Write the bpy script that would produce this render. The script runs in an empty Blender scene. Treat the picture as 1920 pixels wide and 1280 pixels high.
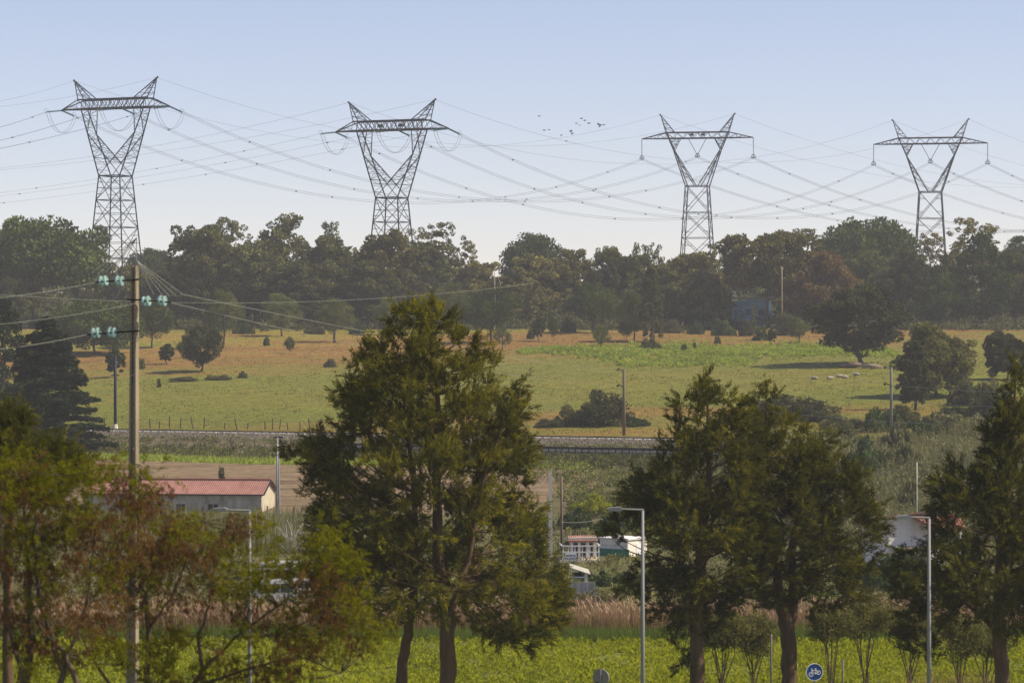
import bpy, math, random
import numpy as np
from mathutils import Vector, Matrix
R = math.radians
random.seed(11)
rng = np.random.default_rng(11)
S = bpy.context.scene
COL = S.collection
F, ZC = 5444.0, 14.0            # focal length in photo pixels, eye height above the lamp ground

# ------------------------------------------------------------------ camera, sky, sun
cam = bpy.data.cameras.new('camera')
cam.sensor_width = 36.0
cam.lens = F / 1920 * 36
cam.clip_start, cam.clip_end = 0.5, 6000
cam.dof.use_dof = True
cam.dof.focus_distance = 430
cam.dof.aperture_fstop = 3.0
camo = bpy.data.objects.new('camera', cam)
camo.location = (0, 0, ZC)
camo.rotation_euler = (R(90), 0, 0)
COL.objects.link(camo)
S.camera = camo

SUN_AZ, SUN_EL = 94.0, 47.0     # azimuth clockwise from the view direction
world = bpy.data.worlds.new('World')
S.world = world
world.use_nodes = True
wn = world.node_tree.nodes
wl = world.node_tree.links
sky = wn.new('ShaderNodeTexSky')
sky.sky_type = 'NISHITA'
sky.sun_disc = False
sky.sun_elevation = R(SUN_EL)
sky.sun_rotation = R(SUN_AZ)
sky.altitude = 0
sky.air_density = 0.75
sky.dust_density = 0.2
sky.ozone_density = 3.0
bg = wn['Background']
bg.inputs['Strength'].default_value = 0.118
tintn = wn.new('ShaderNodeVectorMath'); tintn.operation = 'MULTIPLY'     # the photograph's slightly lilac white balance
tintn.inputs[1].default_value = (1.29, 1.02, .97)
wl.new(sky.outputs[0], tintn.inputs[0]); wl.new(tintn.outputs[0], bg.inputs['Color'])

sl = bpy.data.lights.new('sun', 'SUN')
sl.energy = 5.0
sl.angle = R(0.5)
sl.color = (1.0, 0.89, 0.70)
suno = bpy.data.objects.new('sun', sl)
sd = Vector((math.cos(R(SUN_EL)) * math.sin(R(SUN_AZ)), math.cos(R(SUN_EL)) * math.cos(R(SUN_AZ)), math.sin(R(SUN_EL))))
suno.rotation_euler = sd.to_track_quat('Z', 'Y').to_euler()
suno.location = (60, 0, 90)
COL.objects.link(suno)

S.view_settings.view_transform = 'Standard'
S.view_settings.look = 'None'
S.view_settings.gamma = 1.0
S.view_settings.use_curve_mapping = False
S.view_settings.exposure = 0.3
S.cycles.use_denoising = True
S.cycles.max_bounces = 6
S.cycles.diffuse_bounces = 3
S.cycles.transmission_bounces = 4
S.cycles.volume_bounces = 0
S.cycles.transparent_max_bounces = 6
S.cycles.use_adaptive_sampling = True
S.cycles.adaptive_threshold = 0.01

# ------------------------------------------------------------------ helpers: placing
def at(px, py, d):
    return Vector(((px - 960) * d / F, d, ZC + (640 - py) * d / F))

def bump(x, y):
    return (np.sin(x * .13 + 1.7 * np.sin(y * .05)) + np.sin(y * .11 + x * .07 + 2.) + .6 * np.sin(x * .41 + y * .23) + .4 * np.sin(x * .9 - y * .63)) / 3.

def yr(x):                      # the railway runs across the slope
    return 297 - 0.49 * np.clip(x, -110, 110)

def gz(x, y):
    x = np.asarray(x, float); y = np.asarray(y, float)
    r = yr(x); t = y - r
    near = np.interp(y, [-80, 0, 20, 45, 70, 85, 135, 150, 185, 230, 260], [11, 10.6, 8.2, 4, 1, 0, 0, -.2, -.2, -.5, -.5])
    y0 = np.minimum(235, r - 71)
    s = np.clip((y - y0) / (r - 26 - y0), 0, 1)
    z = near + (2.1 + .4 - 0) * s ** 1.7 * 1.0
    z = np.where(y > y0, np.interp(y0, [150, 185, 230, 260], [-.2, -.2, -.5, -.5]) * (1 - s) + 2.1 * s ** 1.7, near)
    zb = np.interp(t, [-26, -16, -10.4, -8.4, -4, 4, 5.5], [2.1, 2.5, 2.75, 3.45, 4.2, 4.2, 4.3])
    z = np.where(t > -26, zb, z)
    h = np.clip((t - 5.5) / (520 - r - 5.5), 0, 1)
    zh = 4.3 + 11.8 * h + np.interp(y, [520, 600, 700, 900, 1400], [0, 1.9, 9, 13, 10])
    z = np.where(t > 5.5, zh, z)
    amp = np.where((y > 150) & (t < -10), .15, np.where(t > 8, .28 * np.clip((t - 8) / 20, 0, 1), 0.0))
    return z + amp * bump(x, y)

def gp(px, d, dz=0.0):
    x = (px - 960) * d / F
    return Vector((x, d, float(gz(x, d)) + dz))

# ------------------------------------------------------------------ helpers: meshes
def mesh(name, V, Fc, mats=None, tint=None, smooth=False, midx=None):
    me = bpy.data.meshes.new(name)
    V = np.ascontiguousarray(V, dtype=np.float32)
    if isinstance(Fc, np.ndarray):
        k = Fc.shape[1]
        n = len(Fc)
        me.vertices.add(len(V)); me.vertices.foreach_set('co', V.ravel())
        me.loops.add(n * k); me.loops.foreach_set('vertex_index', np.ascontiguousarray(Fc, np.int32).ravel())
        me.polygons.add(n)
        me.polygons.foreach_set('loop_start', np.arange(0, n * k, k, dtype=np.int32))
        me.polygons.foreach_set('loop_total', np.full(n, k, np.int32))
        me.update(calc_edges=True)
    else:
        me.from_pydata([tuple(map(float, v)) for v in V], [], [tuple(f) for f in Fc])
        me.update()
    if tint is not None:
        a = me.attributes.new('tint', 'FLOAT', 'POINT')
        a.data.foreach_set('value', np.ascontiguousarray(tint, np.float32))
    for m in (mats if isinstance(mats, (list, tuple)) else [mats] if mats else []):
        me.materials.append(m)
    if midx is not None:
        me.polygons.foreach_set('material_index', np.ascontiguousarray(midx, np.int32))
    if smooth:
        me.polygons.foreach_set('use_smooth', np.ones(len(me.polygons), bool))
    return me

class MB:
    """collects boxes, bars, tubes into one mesh"""
    def __init__(s):
        s.v = []; s.f = []
    def add(s, V, Fc):
        o = len(s.v)
        s.v += [tuple(v) for v in V]; s.f += [tuple(i + o for i in f) for f in Fc]
        return s
    def box(s, c, size, rz=0.0, M=None):
        hx, hy, hz = size[0] / 2, size[1] / 2, size[2] / 2
        V = [Vector((x, y, z)) for z in (-hz, hz) for x, y in ((-hx, -hy), (hx, -hy), (hx, hy), (-hx, hy))]
        m = M if M is not None else Matrix.Rotation(rz, 3, 'Z')
        c = Vector(c)
        return s.add([c + m @ v for v in V], [(3, 2, 1, 0), (4, 5, 6, 7), (0, 1, 5, 4), (1, 2, 6, 5), (2, 3, 7, 6), (3, 0, 4, 7)])
    def tube(s, pts, rad, n=6, cap=True):
        pts = [Vector(p) for p in pts]
        rad = [rad] * len(pts) if not hasattr(rad, '__len__') else rad
        o = []; prev = None
        for i, p in enumerate(pts):
            d = (pts[min(i + 1, len(pts) - 1)] - pts[max(i - 1, 0)]).normalized()
            u = d.orthogonal().normalized() if prev is None else (prev - d * prev.dot(d)).normalized()
            prev = u; w = d.cross(u)
            for k in range(n):
                a = 2 * math.pi * k / n
                o.append(p + (u * math.cos(a) + w * math.sin(a)) * rad[i])
        f = []
        for i in range(len(pts) - 1):
            for k in range(n):
                f.append((i * n + k, i * n + (k + 1) % n, (i + 1) * n + (k + 1) % n, (i + 1) * n + k))
        if cap:
            f.append(tuple(range(n - 1, -1, -1))); f.append(tuple((len(pts) - 1) * n + k for k in range(n)))
        return s.add(o, f)
    def lathe(s, prof, n=12, M=Matrix.Identity(4)):
        V = []; f = []
        for r, z in prof:
            for k in range(n):
                a = 2 * math.pi * k / n
                V.append(M @ Vector((r * math.cos(a), r * math.sin(a), z)))
        for i in range(len(prof) - 1):
            for k in range(n):
                f.append((i * n + k, i * n + (k + 1) % n, (i + 1) * n + (k + 1) % n, (i + 1) * n + k))
        f.append(tuple(range(n - 1, -1, -1))); f.append(tuple((len(prof) - 1) * n + k for k in range(n)))
        return s.add(V, f)
    def poly(s, pts, y0, y1):           # prism of an xz outline between y0 and y1
        n = len(pts)
        V = [Vector((x, y0, z)) for x, z in pts] + [Vector((x, y1, z)) for x, z in pts]
        return s.add(V, [tuple(range(n)), tuple(range(2 * n - 1, n - 1, -1))] + [(i, n + i, n + (i + 1) % n, (i + 1) % n) for i in range(n)])
    def build(s, name, m, parent=None, smooth=False, loc=None):
        me = mesh(name, np.array(s.v), s.f, m, smooth=smooth)
        return obj(name, me, parent, loc)

def obj(name, me, parent=None, loc=None, rz=0.0):
    o = bpy.data.objects.new(name, me)
    COL.objects.link(o)
    if parent: o.parent = parent
    if loc is not None: o.location = loc
    o.rotation_euler.z = rz
    return o

def tag(o, label=None, cat=None, group=None, kind=None):
    if label: o['label'] = label
    if cat: o['category'] = cat
    if group: o['group'] = group
    if kind: o['kind'] = kind
    return o

def thing(name, label, cat, loc=(0, 0, 0), rz=0.0, group=None):
    o = bpy.data.objects.new(name, None)
    o.empty_display_size = .3
    COL.objects.link(o)
    o.location = loc; o.rotation_euler.z = rz
    return tag(o, label, cat, group)

def copy_thing(src, label, loc, rz=0.0, scale=(1, 1, 1), group=None):
    c = src.copy(); COL.objects.link(c)
    c.location = loc; c.rotation_euler.z = rz; c.scale = scale
    c['label'] = label
    if group: c['group'] = group
    for ch in src.children:
        k = ch.copy(); COL.objects.link(k); k.parent = c
        for g in ch.children:
            q = g.copy(); COL.objects.link(q); q.parent = k
    return c

# ------------------------------------------------------------------ materials
def new_mat(name):
    m = bpy.data.materials.new(name); m.use_nodes = True
    nt = m.node_tree
    return m, nt.nodes, nt.links, nt.nodes['Principled BSDF']

def ramp_node(N, stops):
    r = N.new('ShaderNodeValToRGB')
    e = r.color_ramp.elements
    while len(e) > 2: e.remove(e[-1])
    for i, (p, c) in enumerate(stops):
        el = e[i] if i < 2 else e.new(p)
        el.position = p; el.color = (*c, 1)
    return r

def mat(name, c, rough=.8, metal=0.0, var=.25, scale=3.0, stretch=(1, 1, 1), c2=None, bumpv=0.0):
    m, N, L, P = new_mat(name)
    P.inputs['Roughness'].default_value = rough
    P.inputs['Metallic'].default_value = metal
    P.inputs['Specular IOR Level'].default_value = .3
    tc = N.new('ShaderNodeTexCoord'); mp = N.new('ShaderNodeMapping'); no = N.new('ShaderNodeTexNoise')
    mp.inputs['Scale'].default_value = stretch
    no.inputs['Scale'].default_value = scale; no.inputs['Detail'].default_value = 6; no.inputs['Roughness'].default_value = .65
    L.new(tc.outputs['Object'], mp.inputs['Vector']); L.new(mp.outputs[0], no.inputs['Vector'])
    lo = tuple(x * (1 - var) for x in c); hi = tuple(min(1, x * (1 + var)) for x in (c2 or c))
    r = ramp_node(N, [(.3, lo), (.7, hi)])
    L.new(no.outputs['Fac'], r.inputs[0]); L.new(r.outputs[0], P.inputs['Base Color'])
    if bumpv:
        b = N.new('ShaderNodeBump'); b.inputs['Strength'].default_value = bumpv; b.inputs['Distance'].default_value = .05
        L.new(no.outputs['Fac'], b.inputs['Height']); L.new(b.outputs[0], P.inputs['Normal'])
    return m

def leaf_mat(name, stops, transl=.3, objvar=.25):
    """foliage: colour from each leaf's own tint, thin-leaf light"""
    m, N, L, P = new_mat(name)
    N.remove(P)
    out = N['Material Output']
    at_ = N.new('ShaderNodeAttribute'); at_.attribute_name = 'tint'
    r = ramp_node(N, stops)
    L.new(at_.outputs['Fac'], r.inputs[0])
    oi = N.new('ShaderNodeObjectInfo')
    mr = N.new('ShaderNodeMapRange'); mr.inputs['To Min'].default_value = 1 - objvar; mr.inputs['To Max'].default_value = 1 + objvar
    L.new(oi.outputs['Random'], mr.inputs['Value'])
    mx = N.new('ShaderNodeVectorMath'); mx.operation = 'SCALE'
    L.new(r.outputs[0], mx.inputs[0]); L.new(mr.outputs[0], mx.inputs['Scale'])
    d = N.new('ShaderNodeBsdfDiffuse'); t = N.new('ShaderNodeBsdfTranslucent'); mi = N.new('ShaderNodeMixShader')
    mi.inputs[0].default_value = transl
    L.new(mx.outputs[0], d.inputs[0]); L.new(mx.outputs[0], t.inputs[0])
    L.new(d.outputs[0], mi.inputs[1]); L.new(t.outputs[0], mi.inputs[2]); L.new(mi.outputs[0], out.inputs[0])
    return m

def ground_mat(name, layers, scale=.05, stretch=(1, 1, 1), fine=.5, fine_amt=.35, rough=.95):
    m, N, L, P = new_mat(name)
    P.inputs['Roughness'].default_value = rough; P.inputs['Specular IOR Level'].default_value = .1
    g = N.new('ShaderNodeNewGeometry'); mp = N.new('ShaderNodeMapping'); mp.inputs['Scale'].default_value = stretch
    L.new(g.outputs['Position'], mp.inputs['Vector'])
    n1 = N.new('ShaderNodeTexNoise'); n1.inputs['Scale'].default_value = scale; n1.inputs['Detail'].default_value = 8; n1.inputs['Roughness'].default_value = .65
    n2 = N.new('ShaderNodeTexNoise'); n2.inputs['Scale'].default_value = fine; n2.inputs['Detail'].default_value = 5
    L.new(mp.outputs[0], n1.inputs['Vector']); L.new(g.outputs['Position'], n2.inputs['Vector'])
    r = ramp_node(N, layers); L.new(n1.outputs['Fac'], r.inputs[0])
    mr = N.new('ShaderNodeMapRange'); mr.inputs['From Min'].default_value = .3; mr.inputs['From Max'].default_value = .7
    mr.inputs['To Min'].default_value = 1 - fine_amt; mr.inputs['To Max'].default_value = 1 + fine_amt
    L.new(n2.outputs['Fac'], mr.inputs['Value'])
    mx = N.new('ShaderNodeVectorMath'); mx.operation = 'SCALE'
    L.new(r.outputs[0], mx.inputs[0]); L.new(mr.outputs[0], mx.inputs['Scale'])
    L.new(mx.outputs[0], P.inputs['Base Color'])
    return m, N, L, P, r, n1, mp

def meadow_mat(name, gain=1.0):
    m, N, L, P, r, n1, mp = ground_mat(name, [(0, (.1, .1, .03)), (1, (.2, .14, .05))], scale=1.0, stretch=(.017, .045, .05), fine=.9, fine_amt=.3)
    g = [n for n in N if n.bl_idname == 'ShaderNodeNewGeometry'][0]
    sp = N.new('ShaderNodeSeparateXYZ'); L.new(g.outputs['Position'], sp.inputs[0])
    def mth(op, p, q, r=None):
        n_ = N.new('ShaderNodeMath'); n_.operation = op
        for i_, v in enumerate((p, q, r)):
            if v is None: continue
            if isinstance(v, (int, float)): n_.inputs[i_].default_value = v
            else: L.new(v, n_.inputs[i_])
        return n_.outputs[0]
    xo, yo = sp.outputs['X'], sp.outputs['Y']
    up = mth('MULTIPLY_ADD', xo, .49, mth('SUBTRACT', yo, 297.0))           # metres uphill from the railway
    hf = mth('DIVIDE', up, mth('MULTIPLY_ADD', xo, .49, 223.0))             # 0 at the railway, 1 at the wood
    hf = mth('MULTIPLY_ADD', xo, -.0032, hf)                                # drier grass reaches lower on one side
    mr = N.new('ShaderNodeMapRange'); L.new(hf, mr.inputs['Value'])
    ad = N.new('ShaderNodeMath'); ad.operation = 'MULTIPLY_ADD'; ad.inputs[1].default_value = .95
    L.new(n1.outputs['Fac'], ad.inputs[0]); L.new(mr.outputs[0], ad.inputs[2])
    su = N.new('ShaderNodeMath'); su.operation = 'SUBTRACT'; su.inputs[1].default_value = .475
    L.new(ad.outputs[0], su.inputs[0]); L.new(su.outputs[0], r.inputs[0])
    G = gain * 1.05
    e = r.color_ramp.elements
    stops = [(0, (.20, .13, .030)), (.06, (.17, .135, .026)), (.14, (.135, .14, .022)), (.26, (.145, .148, .022)), (.36, (.165, .148, .025)),
             (.46, (.145, .148, .023)), (.56, (.165, .148, .026)), (.64, (.19, .14, .03)), (.76, (.21, .115, .034)), (.86, (.225, .135, .038)), (.94, (.235, .165, .034)), (1, (.18, .165, .03))]
    while len(e) > 1: e.remove(e[-1])
    e[0].position = stops[0][0]; e[0].color = (*[c * G for c in stops[0][1]], 1)
    for p, c in stops[1:]:
        k = e.new(p); k.color = (*[v * G for v in c], 1)
    return m

M = {}
M['meadow'] = meadow_mat('meadow_grass', .95)
M['meadow_tuft'] = meadow_mat('meadow_tufts', .9)
M['ground'] = ground_mat('rough_ground', [(.3, (.07, .07, .025)), (.5, (.11, .095, .04)), (.7, (.10, .11, .035))], .12, fine=.8)[0]
M['wood_floor'] = ground_mat('woodland_soil', [(.3, (.045, .05, .02)), (.7, (.09, .08, .035))], .1)[0]
M['crop'] = ground_mat('crop_soil', [(.3, (.10, .12, .02)), (.7, (.16, .17, .03))], .4, fine=2.0)[0]
M['plough'] = ground_mat('ploughed_soil', [(.32, (.11, .075, .042)), (.5, (.19, .133, .078)), (.68, (.24, .175, .10))], .25, stretch=(.10, 2.2, 1), fine=1.2, fine_amt=.25)[0]
M['strip'] = ground_mat('green_strip', [(.3, (.11, .13, .03)), (.7, (.19, .19, .045))], .2, fine=1.0)[0]
M['bank'] = ground_mat('weedy_bank', [(.3, (.085, .075, .045)), (.5, (.14, .11, .07)), (.7, (.20, .16, .10))], .25, stretch=(.4, 1, 1), fine=.9, fine_amt=.45)[0]
M['ballast'] = ground_mat('ballast_stones', [(.3, (.10, .085, .068)), (.5, (.165, .14, .112)), (.7, (.24, .205, .165))], 2.2, fine=3.5, fine_amt=.4)[0]
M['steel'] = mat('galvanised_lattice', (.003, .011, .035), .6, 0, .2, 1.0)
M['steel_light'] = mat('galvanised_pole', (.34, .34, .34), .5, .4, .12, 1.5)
M['post_grey'] = mat('dull_grey_post', (.16, .155, .14), .8, 0, .15, 2.0)
M['mast'] = mat('lamp_mast_paint', (.27, .27, .26), .6, .0, .08, 1.0, (1, 1, .2))
M['wire'] = mat('conductor_aluminium', (.09, .10, .12), .6, .2, .1)
M['wire_light'] = mat('conductor_pale', (.24, .24, .19), .6, .1, .1)
M['dark'] = mat('dark_iron', (.025, .025, .028), .7, .2, .2)
M['concrete'] = mat('pole_concrete', (.28, .232, .15), .9, 0, .22, 2.5, (1, 1, .3), bumpv=.3)
M['concrete_pale'] = mat('pale_concrete', (.60, .55, .45), .9, 0, .15, 2.0, (1, 1, .3))
M['wood_pole'] = mat('weathered_wood', (.17, .12, .085), .9, 0, .25, 3.0, (1, 1, .15))
M['post'] = mat('fence_wood', (.075, .06, .045), .95, 0, .3, 4.0)
M['bark'] = mat('bark_brown', (.115, .072, .036), .95, 0, .35, 5.0, (1, 1, .25), bumpv=.6)
M['bark_far'] = mat('bark_grey', (.075, .062, .05), .95, 0, .3, 2.0)
M['twig'] = mat('twig_olive', (.11, .085, .05), .95, 0, .25, 5.0)
M['pale_twig'] = mat('bleached_twigs', (.55, .50, .42), .95, 0, .2, 5.0)
M['roof'] = mat('corrugated_red', (.27, .125, .105), .85, 0, .14, 1.2, (1, .3, 1), c2=(.30, .15, .125))
M['roof_ridge'] = mat('ridge_red', (.30, .09, .075), .8, 0, .15, 2.0)
M['render_wall'] = mat('weathered_render', (.36, .33, .27), .95, 0, .35, 1.4, (1, 1, .45), c2=(.42, .37, .29))
M['gable'] = mat('gable_render_sunlit', (.50, .44, .32), .95, 0, .15, 1.5)  # lighter copy of the shed render, sunlight painted into the end wall
M['opening'] = mat('dark_opening', (.02, .018, .016), .9, 0, .2)
M['white'] = mat('white_paint', (.76, .74, .71), .7, 0, .07, 1.0, (1, 1, .3))
M['white_wall'] = mat('limewashed_wall', (.80, .72, .62), .9, 0, .14, .8, (2, 2, .2), c2=(.80, .73, .64))
M['beige'] = mat('beige_plinth', (.58, .48, .36), .9, 0, .12, 2.0)
M['tile'] = mat('roof_tiles', (.40, .20, .155), .85, 0, .2, 3.0)
M['tile_orange'] = mat('orange_tiles', (.36, .165, .10), .85, 0, .22, 3.0)
M['fascia'] = mat('brown_fascia', (.17, .10, .075), .8, 0, .2, 2.0)
M['green_paint'] = mat('green_paint', (.03, .20, .11), .6, 0, .1)
M['blue_wall'] = mat('blue_wall', (.24, .44, .62), .8, 0, .15, .6)
M['yellow_wall'] = mat('yellow_pilaster', (.42, .40, .16), .8, 0, .15, .6)
M['sheet'] = mat('pale_sheeting', (.44, .41, .34), .7, 0, .18, 1.5)
M['grey_board'] = mat('grey_boards', (.34, .33, .32), .9, 0, .2, 3.0, (4, 4, .4))
M['sign_blue'] = mat('sign_blue', (.006, .050, .20), .4, 0, .05)
M['sign_white'] = mat('sign_white', (.80, .80, .80), .45, 0, .03)
M['sign_back'] = mat('sign_back_metal', (.30, .27, .25), .55, .2, .08, 4.0)
M['black'] = mat('black_print', (.02, .02, .022), .8, 0, .1)
M['sheep'] = mat('cream_wool', (.36, .30, .22), .95, 0, .15, 6.0)
M['bird'] = mat('dark_feathers', (.015, .015, .02), .9, 0, .1)
M['van_white'] = mat('van_paint', (.50, .49, .47), .4, 0, .05)
M['glass_dark'] = mat('window_glass', (.02, .035, .06), .12, 0, .1)
M['tyre'] = mat('tyre_rubber', (.02, .02, .02), .9, 0, .1)
m, N, L, P = new_mat('insulator_glass')
P.inputs['Base Color'].default_value = (.58, .82, .76, 1); P.inputs['Roughness'].default_value = .05
P.inputs['Transmission Weight'].default_value = .55; P.inputs['IOR'].default_value = 1.5
M['glass'] = m
m, N, L, P = new_mat('insulator_glass_far')
P.inputs['Base Color'].default_value = (.02, .16, .16, 1); P.inputs['Roughness'].default_value = .25
M['glass_far'] = m
# foliage
M['casuarina'] = leaf_mat('casuarina_needles', [(0, (0.067, 0.069, 0.014)), (.5, (0.152, 0.144, 0.016)), (.85, (0.268, 0.236, 0.021)), (1, (0.366, 0.305, 0.023))], .42, .08)  # upper stops raised so needle tips carry painted sunlit highlights
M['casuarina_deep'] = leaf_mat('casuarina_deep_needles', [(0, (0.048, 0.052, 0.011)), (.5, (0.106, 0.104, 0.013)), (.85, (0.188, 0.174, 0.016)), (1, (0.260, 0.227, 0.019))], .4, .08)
M['yellowgreen'] = leaf_mat('young_casuarina_needles', [(0, (.055, .065, .015)), (.5, (.10, .10, .018)), (1, (.19, .17, .025))], .35, .1)
M['locust'] = leaf_mat('locust_leaflets', [(0, (0.111, 0.119, 0.007)), (.5, (0.196, 0.191, 0.009)), (1, (0.289, 0.264, 0.012))], .55, .05)
M['pods'] = leaf_mat('red_brown_pods', [(0, (.09, .045, .016)), (.5, (.16, .082, .028)), (1, (.25, .14, .045))], .4, .05)
M['oak'] = leaf_mat('oak_leaves', [(0, (0.060, 0.064, 0.024)), (.45, (0.114, 0.120, 0.038)), (1, (0.252, 0.245, 0.072))], .25, .22)
M['oak_brown'] = leaf_mat('rusty_oak_leaves', [(0, (0.081, 0.075, 0.027)), (.45, (0.150, 0.139, 0.045)), (1, (0.312, 0.270, 0.081))], .25, .2)
M['oak_rust'] = leaf_mat('autumn_oak_leaves', [(0, (.10, .068, .026)), (.5, (.16, .11, .04)), (1, (.22, .15, .055))], .25, .1)
M['pine'] = leaf_mat('pine_needles', [(0, (0.037, 0.051, 0.016)), (.5, (0.071, 0.097, 0.025)), (1, (0.149, 0.178, 0.041))], .2, .18)
M['young_pine'] = leaf_mat('young_pine_needles', [(0, (0.078, 0.095, 0.029)), (.5, (0.140, 0.157, 0.047)), (1, (0.224, 0.235, 0.073))], .3, .15)
M['conifer'] = leaf_mat('dark_conifer_needles', [(0, (.018, .028, .015)), (.5, (.03, .045, .022)), (1, (.05, .07, .03))], .15, .1)
M['bush'] = leaf_mat('bush_leaves', [(0, (0.072, 0.078, 0.031)), (.5, (0.117, 0.117, 0.047)), (1, (0.182, 0.169, 0.072))], .25, .2)
M['bush_green'] = leaf_mat('hedge_leaves', [(0, (0.055, 0.080, 0.029)), (.5, (0.094, 0.131, 0.043)), (1, (0.160, 0.203, 0.065))], .25, .2)
M['bush_lime'] = leaf_mat('lime_leaves', [(0, (0.182, 0.210, 0.021)), (.5, (0.308, 0.322, 0.028)), (1, (0.448, 0.434, 0.042))], .35, .1)
M['bush_bright'] = leaf_mat('bright_green_leaves', [(0, (.08, .13, .02)), (.5, (.14, .21, .03)), (1, (.21, .28, .04))], .35, .1)
M['blossom'] = leaf_mat('pale_blossom_leaves', [(0, (.10, .10, .035)), (.5, (.22, .20, .07)), (.8, (.40, .35, .2)), (1, (.6, .55, .42))], .3, .1)
M['reed'] = leaf_mat('reed_plumes', [(0, (.12, .11, .03)), (.45, (.24, .165, .07)), (.75, (.42, .27, .16)), (1, (.56, .38, .25))], .25, .0)
M['tall_grass'] = leaf_mat('tall_grass_blades', [(0, (.08, .12, .018)), (.5, (.14, .20, .03)), (1, (.24, .28, .05))], .45, .0)
M['crop_leaf'] = leaf_mat('crop_leaves', [(0, (.19, .21, .012)), (.5, (.31, .33, .016)), (1, (.42, .42, .024))], .45, .0)
M['cane'] = leaf_mat('cane_leaves', [(0, (0.111, 0.117, 0.046)), (.5, (0.208, 0.202, 0.085)), (.85, (0.312, 0.286, 0.130)), (1, (0.429, 0.390, 0.208))], .25, .12)
M['dry'] = leaf_mat('dry_stalks', [(0, (.13, .105, .055)), (.5, (.22, .18, .10)), (1, (.36, .31, .19))], .2, .1)
M['scrub'] = leaf_mat('scrub_leaves', [(0, (0.069, 0.070, 0.030)), (.3, (0.138, 0.120, 0.052)), (.55, (0.138, 0.164, 0.037)), (.8, (0.230, 0.240, 0.057)), (1, (0.333, 0.304, 0.127))], .25, .1)
M['dark_oak'] = leaf_mat('dark_oak_leaves', [(0, (.032, .036, .018)), (.5, (.060, .066, .028)), (1, (.14, .14, .05))], .22, .1)
M['vase'] = leaf_mat('olive_tree_leaves', [(0, (.10, .105, .03)), (.5, (.17, .165, .05)), (1, (.27, .25, .08))], .35, .12)
M['hill_crop'] = leaf_mat('hill_crop_leaves', [(0, (0.174, 0.217, 0.029)), (.5, (0.304, 0.362, 0.051)), (1, (0.464, 0.493, 0.080))], .4, .05)

# ------------------------------------------------------------------ helpers: foliage
def unit(a):
    return a / np.maximum(np.linalg.norm(a, axis=1, keepdims=True), 1e-6)

def rvec(n):
    return unit(rng.normal(size=(n, 3)))

def leaf_quads(Pt, L, W, axis=None, wob=1.0):
    """diamond leaves: Pt (n,3), L,W scalars or (n,), axis (n,3) preferred direction"""
    n = len(Pt)
    a = rvec(n) if axis is None else unit(axis + wob * rng.normal(size=(n, 3)) * .5)
    b = unit(np.cross(a, rvec(n)))
    L = np.broadcast_to(np.asarray(L, float), (n,))[:, None] * rng.uniform(.7, 1.3, (n, 1)); W = np.broadcast_to(np.asarray(W, float), (n,))[:, None]
    V = np.stack([Pt - a * L / 2, Pt + b * W / 2 - a * L * .08, Pt + a * L / 2, Pt - b * W / 2 - a * L * .08], 1).reshape(-1, 3)
    return V, np.arange(4 * n).reshape(n, 4)

def needle_tris(Pt, L, W, axis, wob=1.0):
    n = len(Pt)
    a = unit(axis + wob * rng.normal(size=(n, 3)) * .5)
    b = unit(np.cross(a, rvec(n)))
    L = np.broadcast_to(np.asarray(L, float), (n,))[:, None] * rng.uniform(.6, 1.3, (n, 1))
    V = np.stack([Pt - b * W / 2, Pt + b * W / 2, Pt + a * L], 1).reshape(-1, 3)
    return V, np.arange(3 * n).reshape(n, 3)

def blade_tris(x, y, h, w, lean=.25, z=None):
    """upright grass blades standing on the ground"""
    n = len(x)
    z = gz(x, y) - .03 if z is None else z
    a = rng.uniform(0, 2 * np.pi, n)
    b = np.stack([np.cos(a), np.sin(a), 0 * a], 1) * w / 2
    Pt = np.stack([x, y, z], 1)
    tip = Pt + np.stack([rng.normal(0, lean, n) * h, rng.normal(0, lean, n) * h, h], 1)
    V = np.stack([Pt - b, Pt + b, tip], 1).reshape(-1, 3)
    return V, np.arange(3 * n).reshape(n, 3)

def cloud(C, rad, per, L, W, flat=.85, axis_up=.0, shell=.5, tint_c=None, quads=True, tint_jit=.16):
    """leaf clumps at C (k,3) with radii rad (k,)"""
    k = len(C)
    rad = np.broadcast_to(np.asarray(rad, float), (k,))
    per = np.maximum(4, (per * (rad / rad.mean()) ** 2)).astype(int)
    idx = np.repeat(np.arange(k), per)
    n = len(idx)
    d = rvec(n)
    r = rng.uniform(shell ** 3, 1, n) ** (1 / 3)
    off = d * (r * rad[idx])[:, None]; off[:, 2] *= flat
    Pt = C[idx] + off
    ax = d + np.array([0, 0, axis_up])
    V, Fc = leaf_quads(Pt, L, W, ax, 1.2)
    tc = rng.uniform(.15, .75, k) if tint_c is None else tint_c
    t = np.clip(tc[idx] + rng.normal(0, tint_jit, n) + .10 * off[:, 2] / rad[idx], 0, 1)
    return V, Fc, np.repeat(t, 4)

def tri_from_quads(V, Fc):
    return V, Fc

def limb(mb, p0, p1, r0, r1, n=5, sag=.1, seg=4):
    p0 = Vector(p0); p1 = Vector(p1)
    pts = []
    ln = (p1 - p0).length
    j = Vector(rng.normal(0, .06 * ln, 3)); j.z = sag * ln * .5
    for i in range(seg + 1):
        t = i / seg
        pts.append(p0.lerp(p1, t) + j * math.sin(math.pi * t))
    mb.tube(pts, [r0 + (r1 - r0) * i / seg for i in range(seg + 1)], n, cap=False)

def in_poly(pts, poly):
    x, y = pts[:, 0], pts[:, 1]
    inside = np.zeros(len(pts), bool)
    px, py = poly[:, 0], poly[:, 1]
    j = len(poly) - 1
    for i in range(len(poly)):
        c = ((py[i] > y) != (py[j] > y)) & (x < (px[j] - px[i]) * (y - py[i]) / (py[j] - py[i] + 1e-9) + px[i])
        inside ^= c
        j = i
    return inside

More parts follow.
